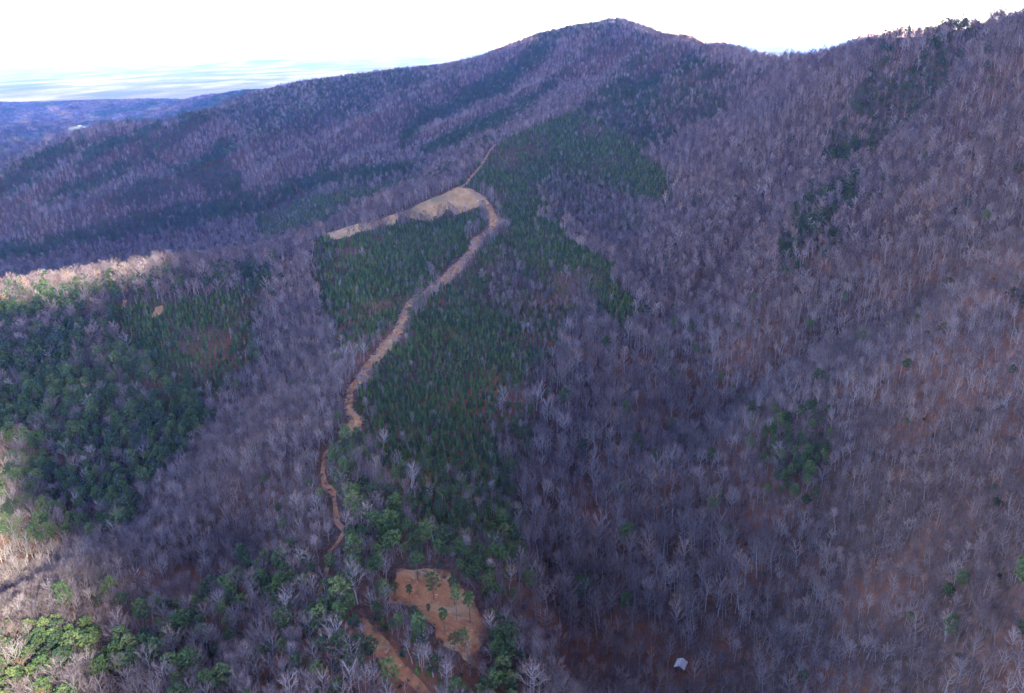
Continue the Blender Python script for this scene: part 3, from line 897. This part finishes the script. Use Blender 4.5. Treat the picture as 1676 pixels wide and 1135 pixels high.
# single trees ---------------------------------------------------------------
LANDMARKS = [((1113, 1088), "tin roofed cabin"), ((715, 1010), "clay clearing"), ((650, 1090), "clay road"), ((592, 690), "dirt road bend"), ((1030, 985), "lone cove pine"),
             ((545, 805), "clay path"), ((700, 345), "grass field"), ((40, 1110), "sunlit corner"), ((1400, 1135), "bottom right edge"), ((1660, 1120), "lower right corner"), ((300, 1130), "bottom left edge")]
WORDS = ["right beside", "one crown width", "two crown widths", "three crown widths", "four crown widths", "five crown widths", "six crown widths", "seven crown widths", "eight crown widths", "nine crown widths", "ten crown widths"]
def whereabouts(px, py, d):
    best, bl = 1e9, None
    for (lx, ly), nm in LANDMARKS:
        q = math.hypot(px - lx, py - ly)
        if q < best: best, bl, dx, dy = q, nm, px - lx, py - ly
    n = best / (9 * FOC / d)
    a = math.degrees(math.atan2(-dy, dx)) % 360
    name = ["right of", "up and right of", "above", "up and left of", "left of", "down and left of", "below", "down and right of"][int((a + 22.5) // 45) % 8]
    dist = WORDS[min(int(round(n)), 10)] if n < 10.5 else "far"
    return (f"right beside the {bl}" if dist == "right beside" else f"{dist} {name} the {bl}")
def tree(kindname, meshes, loc, turn, size, label, group, parts=("trunk", "crown")):
    root = bpy.data.objects.new(kindname, None)
    root.empty_display_size = 1
    SC.collection.objects.link(root)
    root.location, root.rotation_euler, root.scale = loc, (0, 0, turn), size
    root["label"], root["category"] = label, "tree"
    if group: root["group"] = group
    for nm, me in zip(parts, meshes):
        c = bpy.data.objects.new(nm, me)
        c.parent = root
        SC.collection.objects.link(c)
    return root
rg = np.random.default_rng(5)
BARE_LOOK = ["grey", "wide", "slender", "grey", "narrow", "broad", "upright", "low branched", "very slender", "spreading"]
PINE_LOOK = ["round", "broad", "slim", "full", "thin"]
for k in (0, 1):
    for i in chosen[k]:
        v = int(rg.integers(0, 10 if k == 0 else 5))
        H0 = 20 if k == 0 else 19
        s = h[i] / H0
        w = s * rg.uniform(.85, 1.18)
        size_word = "tall " if h[i] > (24 if k == 0 else 19) else ("small " if h[i] < 15 else "")
        spot = whereabouts(px[i], py[i], dep[i])
        if k == 0:
            tree("bare_tree", MESH["bare"][v], P[i], rg.uniform(0, 6.28), (w, w, s), f"{size_word}{BARE_LOOK[v]} bare tree {spot}", "leafless hardwoods nearest the camera")
        else:
            tree("pine_tree", MESH["pine"][v], P[i], rg.uniform(0, 6.28), (w, w, s), f"{size_word}{PINE_LOOK[v]} green pine {spot}", "green pines nearest the camera")
for (cx, cy_, hh, wd, lab), pos in list(zip(CLEARING_PINES, CP_POS)) + list(zip(SOLO_PINES, SP_POS)):
    v = int(rg.integers(0, 5))
    s = hh / 19.0
    tree("pine_tree", MESH["pine"][4 if wd < .95 else v], pos, rg.uniform(0, 6.28), (s * wd, s * wd, s), lab, "pines left standing in the clay clearing" if "clear" in lab else None)
sT, sC = bare_tree(777, H=15, spread=.6, low=.45, twig=.07, nlimb=7, nsec=3, ntw=2)
tree("dead_tree", (sT.mesh("snag_trunk", ["grey_bark"]), sC.mesh("snag_crown", ["grey_bark"])), SNAG, 0.4, (1, 1, 1), "pale dead tree at the lower right tip of the clay clearing", None)

for lx, lr, hh, wd, lab in [(556, 2700, 19, .8, "pine standing up from the left skyline, leftmost of three"), (567, 2700, 21, .8, "tallest of the three pines on the left skyline"), (601, 2700, 18, 1.0, "broad pine on the left skyline, right of the tallest one"),
                            (1020, 2425, 17, 1.5, "dark pine on the very summit of the mountain"), (1258, 1680, 15, 1.1, "small pine in the saddle right of the summit")]:
    g = at(lx, 90, lr)
    g[2] = GRID(g[0], g[1])
    tree("pine_tree", MESH["pine"][4 if wd < .9 else 1], g, lx * .1, (hh / 19 * wd, hh / 19 * wd, hh / 19), lab, None)
# woods on the hills beyond, a knot of trees at a time
def clump(name, src, mats, seed):
    rng_ = np.random.default_rng(seed)
    v, f, m = [], [], []
    for _ in range(7):
        T, C = src[rng_.integers(0, len(src))]
        a, s_ = rng_.uniform(0, 6.28), rng_.uniform(.7, 1.05)
        off = np.array([*rng_.uniform(-12, 12, 2), 0])
        R_ = np.array([[math.cos(a), -math.sin(a), 0], [math.sin(a), math.cos(a), 0], [0, 0, 1]])
        n = len(v)
        v += [R_ @ (np.asarray(q) * s_) + off for q in T.v + C.v]
        k = len(T.v) + n
        f += [tuple(i + n for i in q) for q in T.f] + [tuple(i + k for i in q) for q in C.f]
        m += [0] * len(T.f) + [1] * len(C.f)
    return mesh_from(name, v, f, mats, m)
col = bpy.data.collections.new("hill_kinds")
HB = [bare_tree(230 + i, H=20, spread=1.15, low=.3, twig=.5, nlimb=8, nsec=3, ntw=4) for i in range(2)]
HP = [pine_tree(430 + i, R=4.2, base=.36, nclump=9, ntri=8, tri=1.5) for i in range(2)]
for i in range(2): col.objects.link(bpy.data.objects.new(f"hill_kind_a{i}", clump("hill_bare", HB, ("grey_bark", "twigs"), 10 + i)))
for i in range(2): col.objects.link(bpy.data.objects.new(f"hill_kind_b{i}", clump("hill_pine", HP, ("pine_bark", "pine_needles"), 20 + i)))
x, y, rng = scatter(-6500, 900, 2300, 8200, 19, 51)
r = np.hypot(x, y)
z = GRID(x, y)
k = seen(x, y, z, 18, .0025) & (r > 2950)
for hp in (HAY,): k &= ~inside(x, y, hp)
k &= ~((r > 5200) & (fbm(x, y, 420, 3, 97) > .38))
x, y, z = x[k], y[k], z[k]
hill = forest("hill_woods", col, 4, np.stack([x, y, z], -1), rng.uniform(.8, 1.1, len(x)), 1.0, 52, label="mixed bare and evergreen woods on the low hills beyond the mountain", category="forest")
hp = rng.random(len(x)) < .12 + .75 * smooth(.02, .3, fbm(x, y, 380, 3, 98))
hill.data.attributes["sort"].data.foreach_set('value', np.where(hp, rng.integers(2, 4, len(x)), rng.integers(0, 2, len(x))).astype(np.int32))

# young pines planted in rows of no great order -----------------------------------
x, y, rng = scatter(-700, 520, 300, 1900, 3.5, 31)
z = GRID(x, y)
k = seen(x, y, z, 7)
x, y, z = x[k], y[k], z[k]
px, py, r = warp_px(x, y, z)
d = np.zeros(len(x))
for poly, v in ((Y1, 1.0), (Y2, .95), (Y3, .93), (Y4, .9), (Y5, 1.0), (Y3B, .45)):
    e = edge_dist(px, py, poly) * np.where(inside(px, py, poly), 1, -1)
    d = np.maximum(d, v * smooth(-1, 1, e / np.clip(11000 / r, 4, 11)))
d *= .35 + .65 * smooth(-.42, -.05, fbm(x, y, 55, 3, 90))
m = inside(px, py, P_UPPER) | inside(px, py, [(880,300),(930,285),(1000,300),(1060,335),(1040,400),(960,400),(890,355)]) | inside(px, py, P_MIDR) | inside(px, py, [(830,800),(860,860),(760,905),(690,850),(640,770),(700,770)])
d[m] = np.maximum(d[m], .62 * smooth(-.3, .25, fbm(x[m], y[m], 50, 3, 91)))
m = inside(px, py, [(640,765),(705,840),(760,905),(860,885),(850,800),(700,760)])
d[m] = np.maximum(d[m], .78 * smooth(-.45, .0, fbm(x[m], y[m], 40, 3, 94)))
m = inside(px, py, P_BOTTOM) & (r < 420)
d[m] = np.maximum(d[m], .32 * smooth(.0, .4, fbm(x[m], y[m], 30, 3, 92)))
k = (rng.random(len(x)) < d) & ~open_ground(x, y, .8) & ~(open_ground(x * (1 + 9 / r), y * (1 + 9 / r), .1) & (rng.random(len(x)) < .8) & (r > 1000))
x, y, z, r = x[k], y[k], z[k], r[k]
h = rng.uniform(3.8, 8.0, len(x)) * (1 + .25 * fbm(x, y, 60, 3, 93))
px, py, dep = to_px(np.stack([x, y, z + .5 * h], -1))
big = np.where((px > 2) & (px < PW - 2) & (py < PH - 2), h / dep, 0)
c = np.argsort(-big)[:290]
for i in c:
    me = MESH["young"][int(rg.integers(0, 4))]
    o = link("young_pine", me)
    s = h[i] / 7.0
    o.location, o.rotation_euler, o.scale = (x[i], y[i], z[i]), (0, 0, rg.uniform(0, 6.28)), (s, s, s)
    o["label"] = f"{'small' if h[i] < 6 else 'taller'} young pine {whereabouts(px[i], py[i], dep[i])}"
    o["category"], o["group"] = "tree", "young pines nearest the camera"
m = np.ones(len(x), bool)
m[c] = False
forest("young_pine_plantation", *PROTO["young"], np.stack([x, y, z], -1)[m], h[m], 7.0, 33, label="dense dark green plantation of young pines either side of the dirt road", category="plantation")

# undergrowth: evergreen laurel in the cove, leafless saplings elsewhere ---------------
def laurel(seed):
    rng_ = np.random.default_rng(seed)
    C = Geo()
    for b in range(5):
        c = np.array([rng_.uniform(-1.3, 1.3), rng_.uniform(-1.3, 1.3), rng_.uniform(.6, 2.0)])
        for q in range(22):
            o = rng_.normal(0, 1, 3); o /= np.linalg.norm(o)
            C.tri(c + o * .85, o + np.array([0, 0, .6]), .42, rng_)
    return C.mesh("laurel", ["laurel_leaves"])
col = bpy.data.collections.new("undergrowth_kinds")
for i in range(3): col.objects.link(bpy.data.objects.new(f"laurel_kind_{i}", laurel(60 + i)))
sap = [bare_tree(700 + i, H=20, spread=1.25, low=.1, twig=.16, nlimb=8, nsec=4, ntw=4) for i in range(3)]
for i, (T, C) in enumerate(sap): col.objects.link(bpy.data.objects.new(f"sapling_kind_{i}", joined("sapling", T, C, ("grey_bark", "twigs"))))
for i, (T, C) in enumerate([bare_tree(710 + i, H=20, spread=1.2, low=.08, twig=.30, nlimb=9, nsec=4, ntw=5) for i in range(3)]):
    col.objects.link(bpy.data.objects.new(f"tan_beech_kind_{i}", joined("beech", T, C, ("grey_bark", "russet_leaves"))))
x, y, rng = scatter(-750, 680, 150, 1650, 4.4, 41)
z = GRID(x, y)
k = seen(x, y, z, 6)
x, y, z = x[k], y[k], z[k]
px, py, r = warp_px(x, y, z)
pl = np.where(inside(px, py, COVE), .30, .04) * smooth(-.3, .3, fbm(x, y, 40, 3, 95)) * 1.5
pl = np.where(inside(px, py, P_BOTTOM), .25, pl)
young = np.zeros(len(x), bool)
for poly in (Y1, Y2, Y3, Y4): young |= inside(px, py, poly)
keep = (rng.random(len(x)) < np.where(young, .12, np.where(inside(px, py, COVE), .40, .70))) & ~open_ground(x, y, 1.5)
for cx, cy_, rad in KEEP_CLEAR: keep &= np.hypot(x - cx, y - cy_) > rad * .7
x, y, z, pl = x[keep], y[keep], z[keep], pl[keep]
lau = rng.random(len(x)) < pl
PP = np.stack([x, y, z], -1)
ug = forest("undergrowth", col, 9, PP, np.where(lau, rng.uniform(.7, 1.3, len(x)), rng.uniform(.20, .42, len(x))), 1.0, 44, label="evergreen laurel, russet beech and leafless saplings under the hardwoods", category="undergrowth")
rust = rng.random(len(x)) < np.where(inside(*warp_px(x, y, z)[:2], RUST), .55, .035 + .30 * smooth(.15, .45, fbm(x, y, 45, 3, 96)))
ug.data.attributes["sort"].data.foreach_set('value', np.where(lau, rng.integers(0, 3, len(x)), rng.integers(3, 6, len(x)) + 3 * rust).astype(np.int32))

# dry grass and cut brush along the rims of the cleared ground
def tuft(seed, w, hgt, n, m):
    rng_ = np.random.default_rng(seed)
    G = Geo()
    for _ in range(n):
        p = np.array([*rng_.normal(0, w, 2), 0])
        G.sliver(p, p + unit(rng_.uniform(0, 6.28), rng_.uniform(.25, 1.4)) * hgt * rng_.uniform(.5, 1.1), rng_.uniform(.12, .3), rng_)
    return G.mesh("tuft", [m])
col = bpy.data.collections.new("rim_kinds")
for i, (w, hg, n, m) in enumerate([(.8, 1.6, 40, "twigs"), (.9, .8, 40, "dry_grass"), (1.1, 1.3, 40, "russet_brush"), (.5, 2.2, 30, "twigs")]):
    col.objects.link(bpy.data.objects.new(f"rim_kind_{i}", tuft(80 + i, w, hg, n, m)))
pts = []
rng = np.random.default_rng(71)
for Pp, per in ((FIELD, .5), (ROAD, .8), (CLEARING, .8), (TRAIL, .25), (LOWER_ROAD, .5), (SPUR_TRAIL, .5)):
    Q = np.vstack([Pp, Pp[:1]])[:, :2]
    for A, B in zip(Q[:-1], Q[1:]):
        for _ in range(rng.poisson(np.linalg.norm(B - A) * per)):
            pts.append(A + (B - A) * rng.random() + rng.normal(0, 1.5, 2))
for Pp, n in ((FIELD, 260), (ROAD, 260), (CLEARING, 240)):
    lo, hi = Pp[:, :2].min(0), Pp[:, :2].max(0)
    q = lo + (hi - lo) * rng.random((n * 6, 2))
    q = q[inside(q[:, 0], q[:, 1], Pp)][:n]
    pts += list(q[smooth(-.1, .5, fbm(q[:, 0], q[:, 1], 14, 2, 99)) > rng.random(len(q))])
pts = np.array(pts)
forest("roadside_brush", col, 4, np.c_[pts, GRID(pts[:, 0], pts[:, 1]) + .2], rng.uniform(.5, 1.25, len(pts)), 1.0, 72, label="dry grass tufts and low brush along the edges of road, field and clearing", category="brush")
# ------------------------------------------------------------------ built things
t = NT("old_tin", 0.5)
t.color(t.ramp(t.noise(1.4, 4), [(0.35, (.40, .36, .33)), (0.5, (.58, .58, .58)), (0.7, (.68, .69, .70))]))
M["old_tin"] = t.m
flat_mat("old_boards", (.10, .075, .06))
flat_mat("dark_opening", (.02, .018, .016))
flat_mat("white_paint", (.72, .72, .72), .6)
flat_mat("pale_wood", (.52, .44, .36))

def bm_obj(name, bm, mat, parent=None, **props):
    me = bpy.data.meshes.new(name)
    bmesh.ops.recalc_face_normals(bm, faces=bm.faces[:])
    bm.to_mesh(me)
    bm.free()
    me.materials.append(M[mat])
    return link(name, me, parent, **props)
def box(bm, lo, hi):
    v = [bm.verts.new((x_, y_, z_)) for z_ in (lo[2], hi[2]) for x_, y_ in ((lo[0], lo[1]), (hi[0], lo[1]), (hi[0], hi[1]), (lo[0], hi[1]))]
    for f in ((0, 3, 2, 1), (4, 5, 6, 7), (0, 1, 5, 4), (1, 2, 6, 5), (2, 3, 7, 6), (3, 0, 4, 7)): bm.faces.new([v[i] for i in f])
def gable_house(name, loc, turn, L, W, wall, rise, over, mats, label, cat, corrugated=True):
    root = link(name, None, label=label, category=cat)
    root.location, root.rotation_euler = loc, (0, 0, turn)
    bm = bmesh.new()                                    # walls with gable ends, going into the slope
    a = [bm.verts.new(p) for p in ((-L/2, -W/2, -2.5), (L/2, -W/2, -2.5), (L/2, W/2, -2.5), (-L/2, W/2, -2.5))]
    b = [bm.verts.new(p) for p in ((-L/2, -W/2, wall), (L/2, -W/2, wall), (L/2, W/2, wall), (-L/2, W/2, wall))]
    g0, g1 = bm.verts.new((-L/2, 0, wall + rise)), bm.verts.new((L/2, 0, wall + rise))
    bm.faces.new((a[0], a[1], b[1], b[0])); bm.faces.new((a[2], a[3], b[3], b[2]))
    bm.faces.new((a[1], a[2], b[2], g1, b[1])); bm.faces.new((a[3], a[0], b[0], g0, b[3]))
    bm_obj("wall", bm, mats[0], root)
    bm = bmesh.new()                                    # roof sheets with ribs along the fall line
    sl = rise / (W / 2)
    for sgn in (-1, 1):
        e = W / 2 + over
        n = 40 if corrugated else 2
        rows = []
        for i in range(n + 1):
            u = -L/2 - over + (L + 2 * over) * i / n
            up = .05 * (i % 2) if corrugated else 0
            rows.append([bm.verts.new((u, sgn * yy, wall + rise - sl * yy + hz + up)) for yy, hz in ((0.0, .16), (e, .16), (e, .06), (0.0, .06))])
        for p, q in zip(rows[:-1], rows[1:]):
            for j in range(4): bm.faces.new((p[j], q[j], q[(j + 1) % 4], p[(j + 1) % 4]))
        bm.faces.new(rows[0]); bm.faces.new(rows[-1])
    bm_obj("roof", bm, mats[1], root)
    bm = bmesh.new(); box(bm, (-L/2 - .06, -.5, 0), (-L/2 - .005, .5, 2.05)); bm_obj("door", bm, mats[2], root)
    for sx in (-.25, .25):
        bm = bmesh.new(); box(bm, (sx * L - .4, -W/2 - .06, 1.0), (sx * L + .4, -W/2 - .005, 1.9)); bm_obj("window", bm, mats[2], root)
    return root
gable_house("cabin", (HUT[0], HUT[1], HUT[2] + .2), math.radians(62), 6.6, 5.4, 2.3, 1.7, .5, ("old_boards", "old_tin", "dark_opening"), "small cabin with pale tin roof among bare trees", "cabin")

flat_mat("hay_stubble", (.27, .26, .15))
sheet("hayfield", wiggle(HAY, 12, 60), "hay_stubble", 3.0, 40)
B = hit(np.array([131.]), np.array([207.6]), GRID)[0]
gable_house("barn", B, .3, 15, 9, 4, 3, .6, ("white_paint", "old_tin", "dark_opening"), "white barn at the top of the pale hayfield in the far hills", "barn", False)

# brush pushed to the clearing's lower edge, felled logs along the road
def brush(line, width, hgt, n, seed):
    rng_ = np.random.default_rng(seed)
    Pw = densify(world_poly(line), 6)
    o = Pw[0]
    G = Geo()
    for _ in range(n):
        c = Pw[rng_.integers(0, len(Pw))] + np.array([*rng_.normal(0, width / 2.4, 2), 0])
        c[2] = GRID(c[0], c[1]) + rng_.uniform(-.1, hgt) * rng_.uniform(.3, 1)
        dd = unit(rng_.uniform(0, 6.28), rng_.normal(.1, .35))
        l = rng_.uniform(1.2, 4.5)
        if rng_.random() < .12: G.tube([c - o, c - o + dd * l], [.13, .05], 4)
        else: G.sliver(c - o, c - o + dd * l, rng_.uniform(.10, .30), rng_)
    return G, o
for i, (line, w, hg, n, lab) in enumerate([
    ([(734,919),(752,938),(765,953)], 5, 1.8, 900, "russet heap of cut brush along the upper right edge of the clay clearing"),
    ([(772,960),(786,981),(792,999)], 5, 1.8, 800, "russet heap of cut brush halfway down the right edge of the clay clearing"),
    ([(799,1022),(806,1040),(796,1050)], 7, 2.0, 900, "widest russet heap of cut brush at the lower right of the clay clearing"),
    ([(786,1078),(792,1096)], 5, 1.4, 500, "small heap of cut brush below the dead tree at the clearing"),
    ([(609,598),(612,612),(612,622)], 4, 1.5, 400, "brush heap on the right side of the dirt road at its step")]):
    G, o = brush(line, w, hg, n, 900 + i)
    b = link("brush_heap", G.mesh("brush_heap", ["russet_brush"]), label=lab, category="brush heap", group="heaps of cut brush")
    b.location = o
LOGS = [((780, 971), 7, 2.2, "long pale felled log lying against the brush right of the clearing"), ((617, 584), 4, .9, "pale log on the left verge of the dirt road above its step"), ((588, 615), 3, .4, "short pale log at the left foot of the road step"),
        ((602, 619), 3, 1.6, "short pale log lying across the step of the dirt road"), ((591, 688), 4, .2, "pale log on the outer side of the road bend"), ((722, 458), 4, .8, "pale log beside the dirt road halfway up to the field"),
        ((631, 1071), 4, 1.2, "thin log at the left side of the red clay road"), ((689, 937), 4, -.3, "pale log below the broad pine at the clearing's top")]
for (lx, ly), ln, az, lab in LOGS:
    p = hit(np.array([float(lx)]), np.array([float(ly)]), GRID)[0]
    e = np.array([math.cos(az) * ln, math.sin(az) * ln, 0])
    e[2] = GRID(p[0] + e[0], p[1] + e[1]) - p[2]
    G = Geo()
    G.tube([np.array([0, 0, .5]), e * .5 + [0, 0, .55], e + [0, 0, .45]], [.26, .22, .15], 7)
    G.tube([e * .6 + [0, 0, .6], e * .6 + [.4, .5, 1.1]], [.09, .04], 4)
    G.tube([e * .85 + [0, 0, .55], e * .85 + [-.5, .3, 1.0]], [.07, .03], 4)
    o = link("felled_log", G.mesh("felled_log", ["pale_wood"]), label=lab, category="log", group="felled logs on the cleared ground")
    o.location = p
p = hit(np.array([782.]), np.array([330.]), GRID)[0]
bm = bmesh.new()
bmesh.ops.create_cone(bm, cap_ends=True, segments=16, radius1=.75, radius2=.75, depth=1.5, matrix=Matrix.Translation((0, 0, .95)))
bmesh.ops.bevel(bm, geom=bm.edges[:], offset=.06, segments=2, affect='EDGES')
o = bm_obj("drum", bm, "white_paint", label="small white drum at the right end of the brown grass field", category="drum")
o.location = p

# ------------------------------------------------------------------ the broken cloud that shades the mountain
t = NT("cloud_white", 1.0)
t.b.inputs["Base Color"].default_value = (.92, .92, .93, 1)
tr = t.n("ShaderNodeBsdfTranslucent")
tr.inputs[0].default_value = (.9, .9, .92, 1)
mx = t.n("ShaderNodeMixShader")
mx.inputs[0].default_value = .08
t.l(t.b.outputs[0], mx.inputs[1]); t.l(tr.outputs[0], mx.inputs[2])
t.l(mx.outputs[0], t.t.nodes["Material Output"].inputs[0])
M["cloud_white"] = t.m
CLOUD_Z = CAMZ + 2400.0
def along_sun(p, zt): return p + SUN_DIR * ((zt - p[..., 2]) / SUN_DIR[2])[..., None]
LIT = [[(-200,566,1050),(0,514,1015),(60,501,1015),(150,484,1020),(225,468,1020),(235,455,1150),(150,462,1190),(60,471,1200),(0,480,1210),(-200,518,1230)],
       [(-300,700),(-20,738),(18,768),(16,880),(28,955),(76,1000),(94,1050),(114,1100),(118,1300),(-300,1300)]]
LIFT = [0, 14]
LITW = []
for poly, lf in zip(LIT, LIFT):
    a = np.array(poly, float)
    w_ = at(a[:, 0], a[:, 1], a[:, 2]) if a.shape[1] == 3 else hit(a[:, 0], a[:, 1], GRID)
    w_[:, 2] += lf
    LITW.append(along_sun(w_, CLOUD_Z))
SHADE = [(-1500, -500), (900, -700), (1500, 600), (1500, 2600), (900, 3800), (-700, 7900), (-5200, 8600), (-6500, 6500), (-3600, 2500)]
SW = [along_sun(np.array([sx, sy, PLAIN + 60]), CLOUD_Z) for sx, sy in SHADE]
step = 45.0
lo, hi = np.min(SW, 0), np.max(SW, 0)
cx = np.arange(lo[0], hi[0], step); cyy = np.arange(lo[1], hi[1], step)
VX, VY = np.meshgrid(cx, cyy)
wx, wy = VX + 130 * fbm(VX, VY, 700, 4, 7), VY + 130 * fbm(VX, VY, 700, 4, 8)
cover = inside(wx, wy, [tuple(p[:2]) for p in SW])
hx, hy = VX + 14 * fbm(VX, VY, 120, 2, 17), VY + 14 * fbm(VX, VY, 120, 2, 18)
VXs, VYs = VX.copy(), VY.copy()
cellx, celly = (VX[:-1, :-1] + step / 2), (VY[:-1, :-1] + step / 2)
cell = cover[:-1, :-1] & cover[1:, 1:] & cover[1:, :-1] & cover[:-1, 1:]
rc = np.random.default_rng(15)                       # thin, ragged cloud over the hills beyond the mountain
thin = smooth(3300, 4600, (celly - SUN_DIR[1] / SUN_DIR[2] * (CLOUD_Z - PLAIN)) - .25 * (cellx - SUN_DIR[0] / SUN_DIR[2] * (CLOUD_Z - PLAIN)))
cell &= rc.random(cell.shape) > .06 * thin
for w_ in LITW: cell &= ~inside(cellx, celly, w_)
cn = VX.shape[1]
jit = 9.0
VXs += jit * (2 * vnoise(VX / 30, VY / 30, 3) - 1); VYs += jit * (2 * vnoise(VX / 30, VY / 30, 4) - 1)
top = CLOUD_Z + 130 + 150 * np.abs(fbm(VX, VY, 420, 4, 12)) + 60 * fbm(VX, VY, 160, 3, 13)
bot = CLOUD_Z + 12 * fbm(VX, VY, 300, 3, 14)
nv = VX.size
lean = (top - bot) / SUN_DIR[2]
cv = np.concatenate([np.stack([VXs, VYs, bot], -1).reshape(-1, 3), np.stack([VXs + lean * SUN_DIR[0], VYs + lean * SUN_DIR[1], top], -1).reshape(-1, 3)])
faces = []
J, I = np.nonzero(cell)
pad = np.pad(cell, 1)
for j, i in zip(J, I):
    a, b, c_, d_ = j * cn + i, j * cn + i + 1, (j + 1) * cn + i + 1, (j + 1) * cn + i
    faces.append((a, d_, c_, b)); faces.append((a + nv, b + nv, c_ + nv, d_ + nv))
    for (u, v_), (dj, di) in (((a, b), (-1, 0)), ((b, c_), (0, 1)), ((c_, d_), (1, 0)), ((d_, a), (0, -1))):
        if not pad[j + 1 + dj, i + 1 + di]: faces.append((u, v_, v_ + nv, u + nv))
used = np.unique(np.array(faces))
remap = np.zeros(2 * nv, int); remap[used] = np.arange(len(used))
link("clouds", mesh_from("clouds", cv[used], remap[np.array(faces)], ["cloud_white"], smooth_=True), kind="structure")

# ------------------------------------------------------------------ the air
HAZE = True
if HAZE:
    bm = bmesh.new()
    box(bm, (GX[0] - 300, GY[0] - 300, Z.min() - 4), (GX[-1] + 300, GY[-1] + 300, max(Z.max() + 30, CAMZ + 60)))
    me = bpy.data.meshes.new("haze")
    bmesh.ops.recalc_face_normals(bm, faces=bm.faces[:])
    bm.to_mesh(me); bm.free()
    hm = bpy.data.materials.new("haze_air")
    hm.use_nodes = True
    hm.node_tree.nodes.clear()
    out = hm.node_tree.nodes.new("ShaderNodeOutputMaterial")
    pv = hm.node_tree.nodes.new("ShaderNodeVolumePrincipled")
    pv.inputs["Color"].default_value = (.18, .39, 1.0, 1)
    pv.inputs["Density"].default_value = 3.6e-5
    pv.inputs["Absorption Color"].default_value = (1, 1, 1, 1)
    pv.inputs["Anisotropy"].default_value = 0.55
    hm.node_tree.links.new(pv.outputs[0], out.inputs["Volume"])
    me.materials.append(hm)
    link("haze", me, kind="stuff")
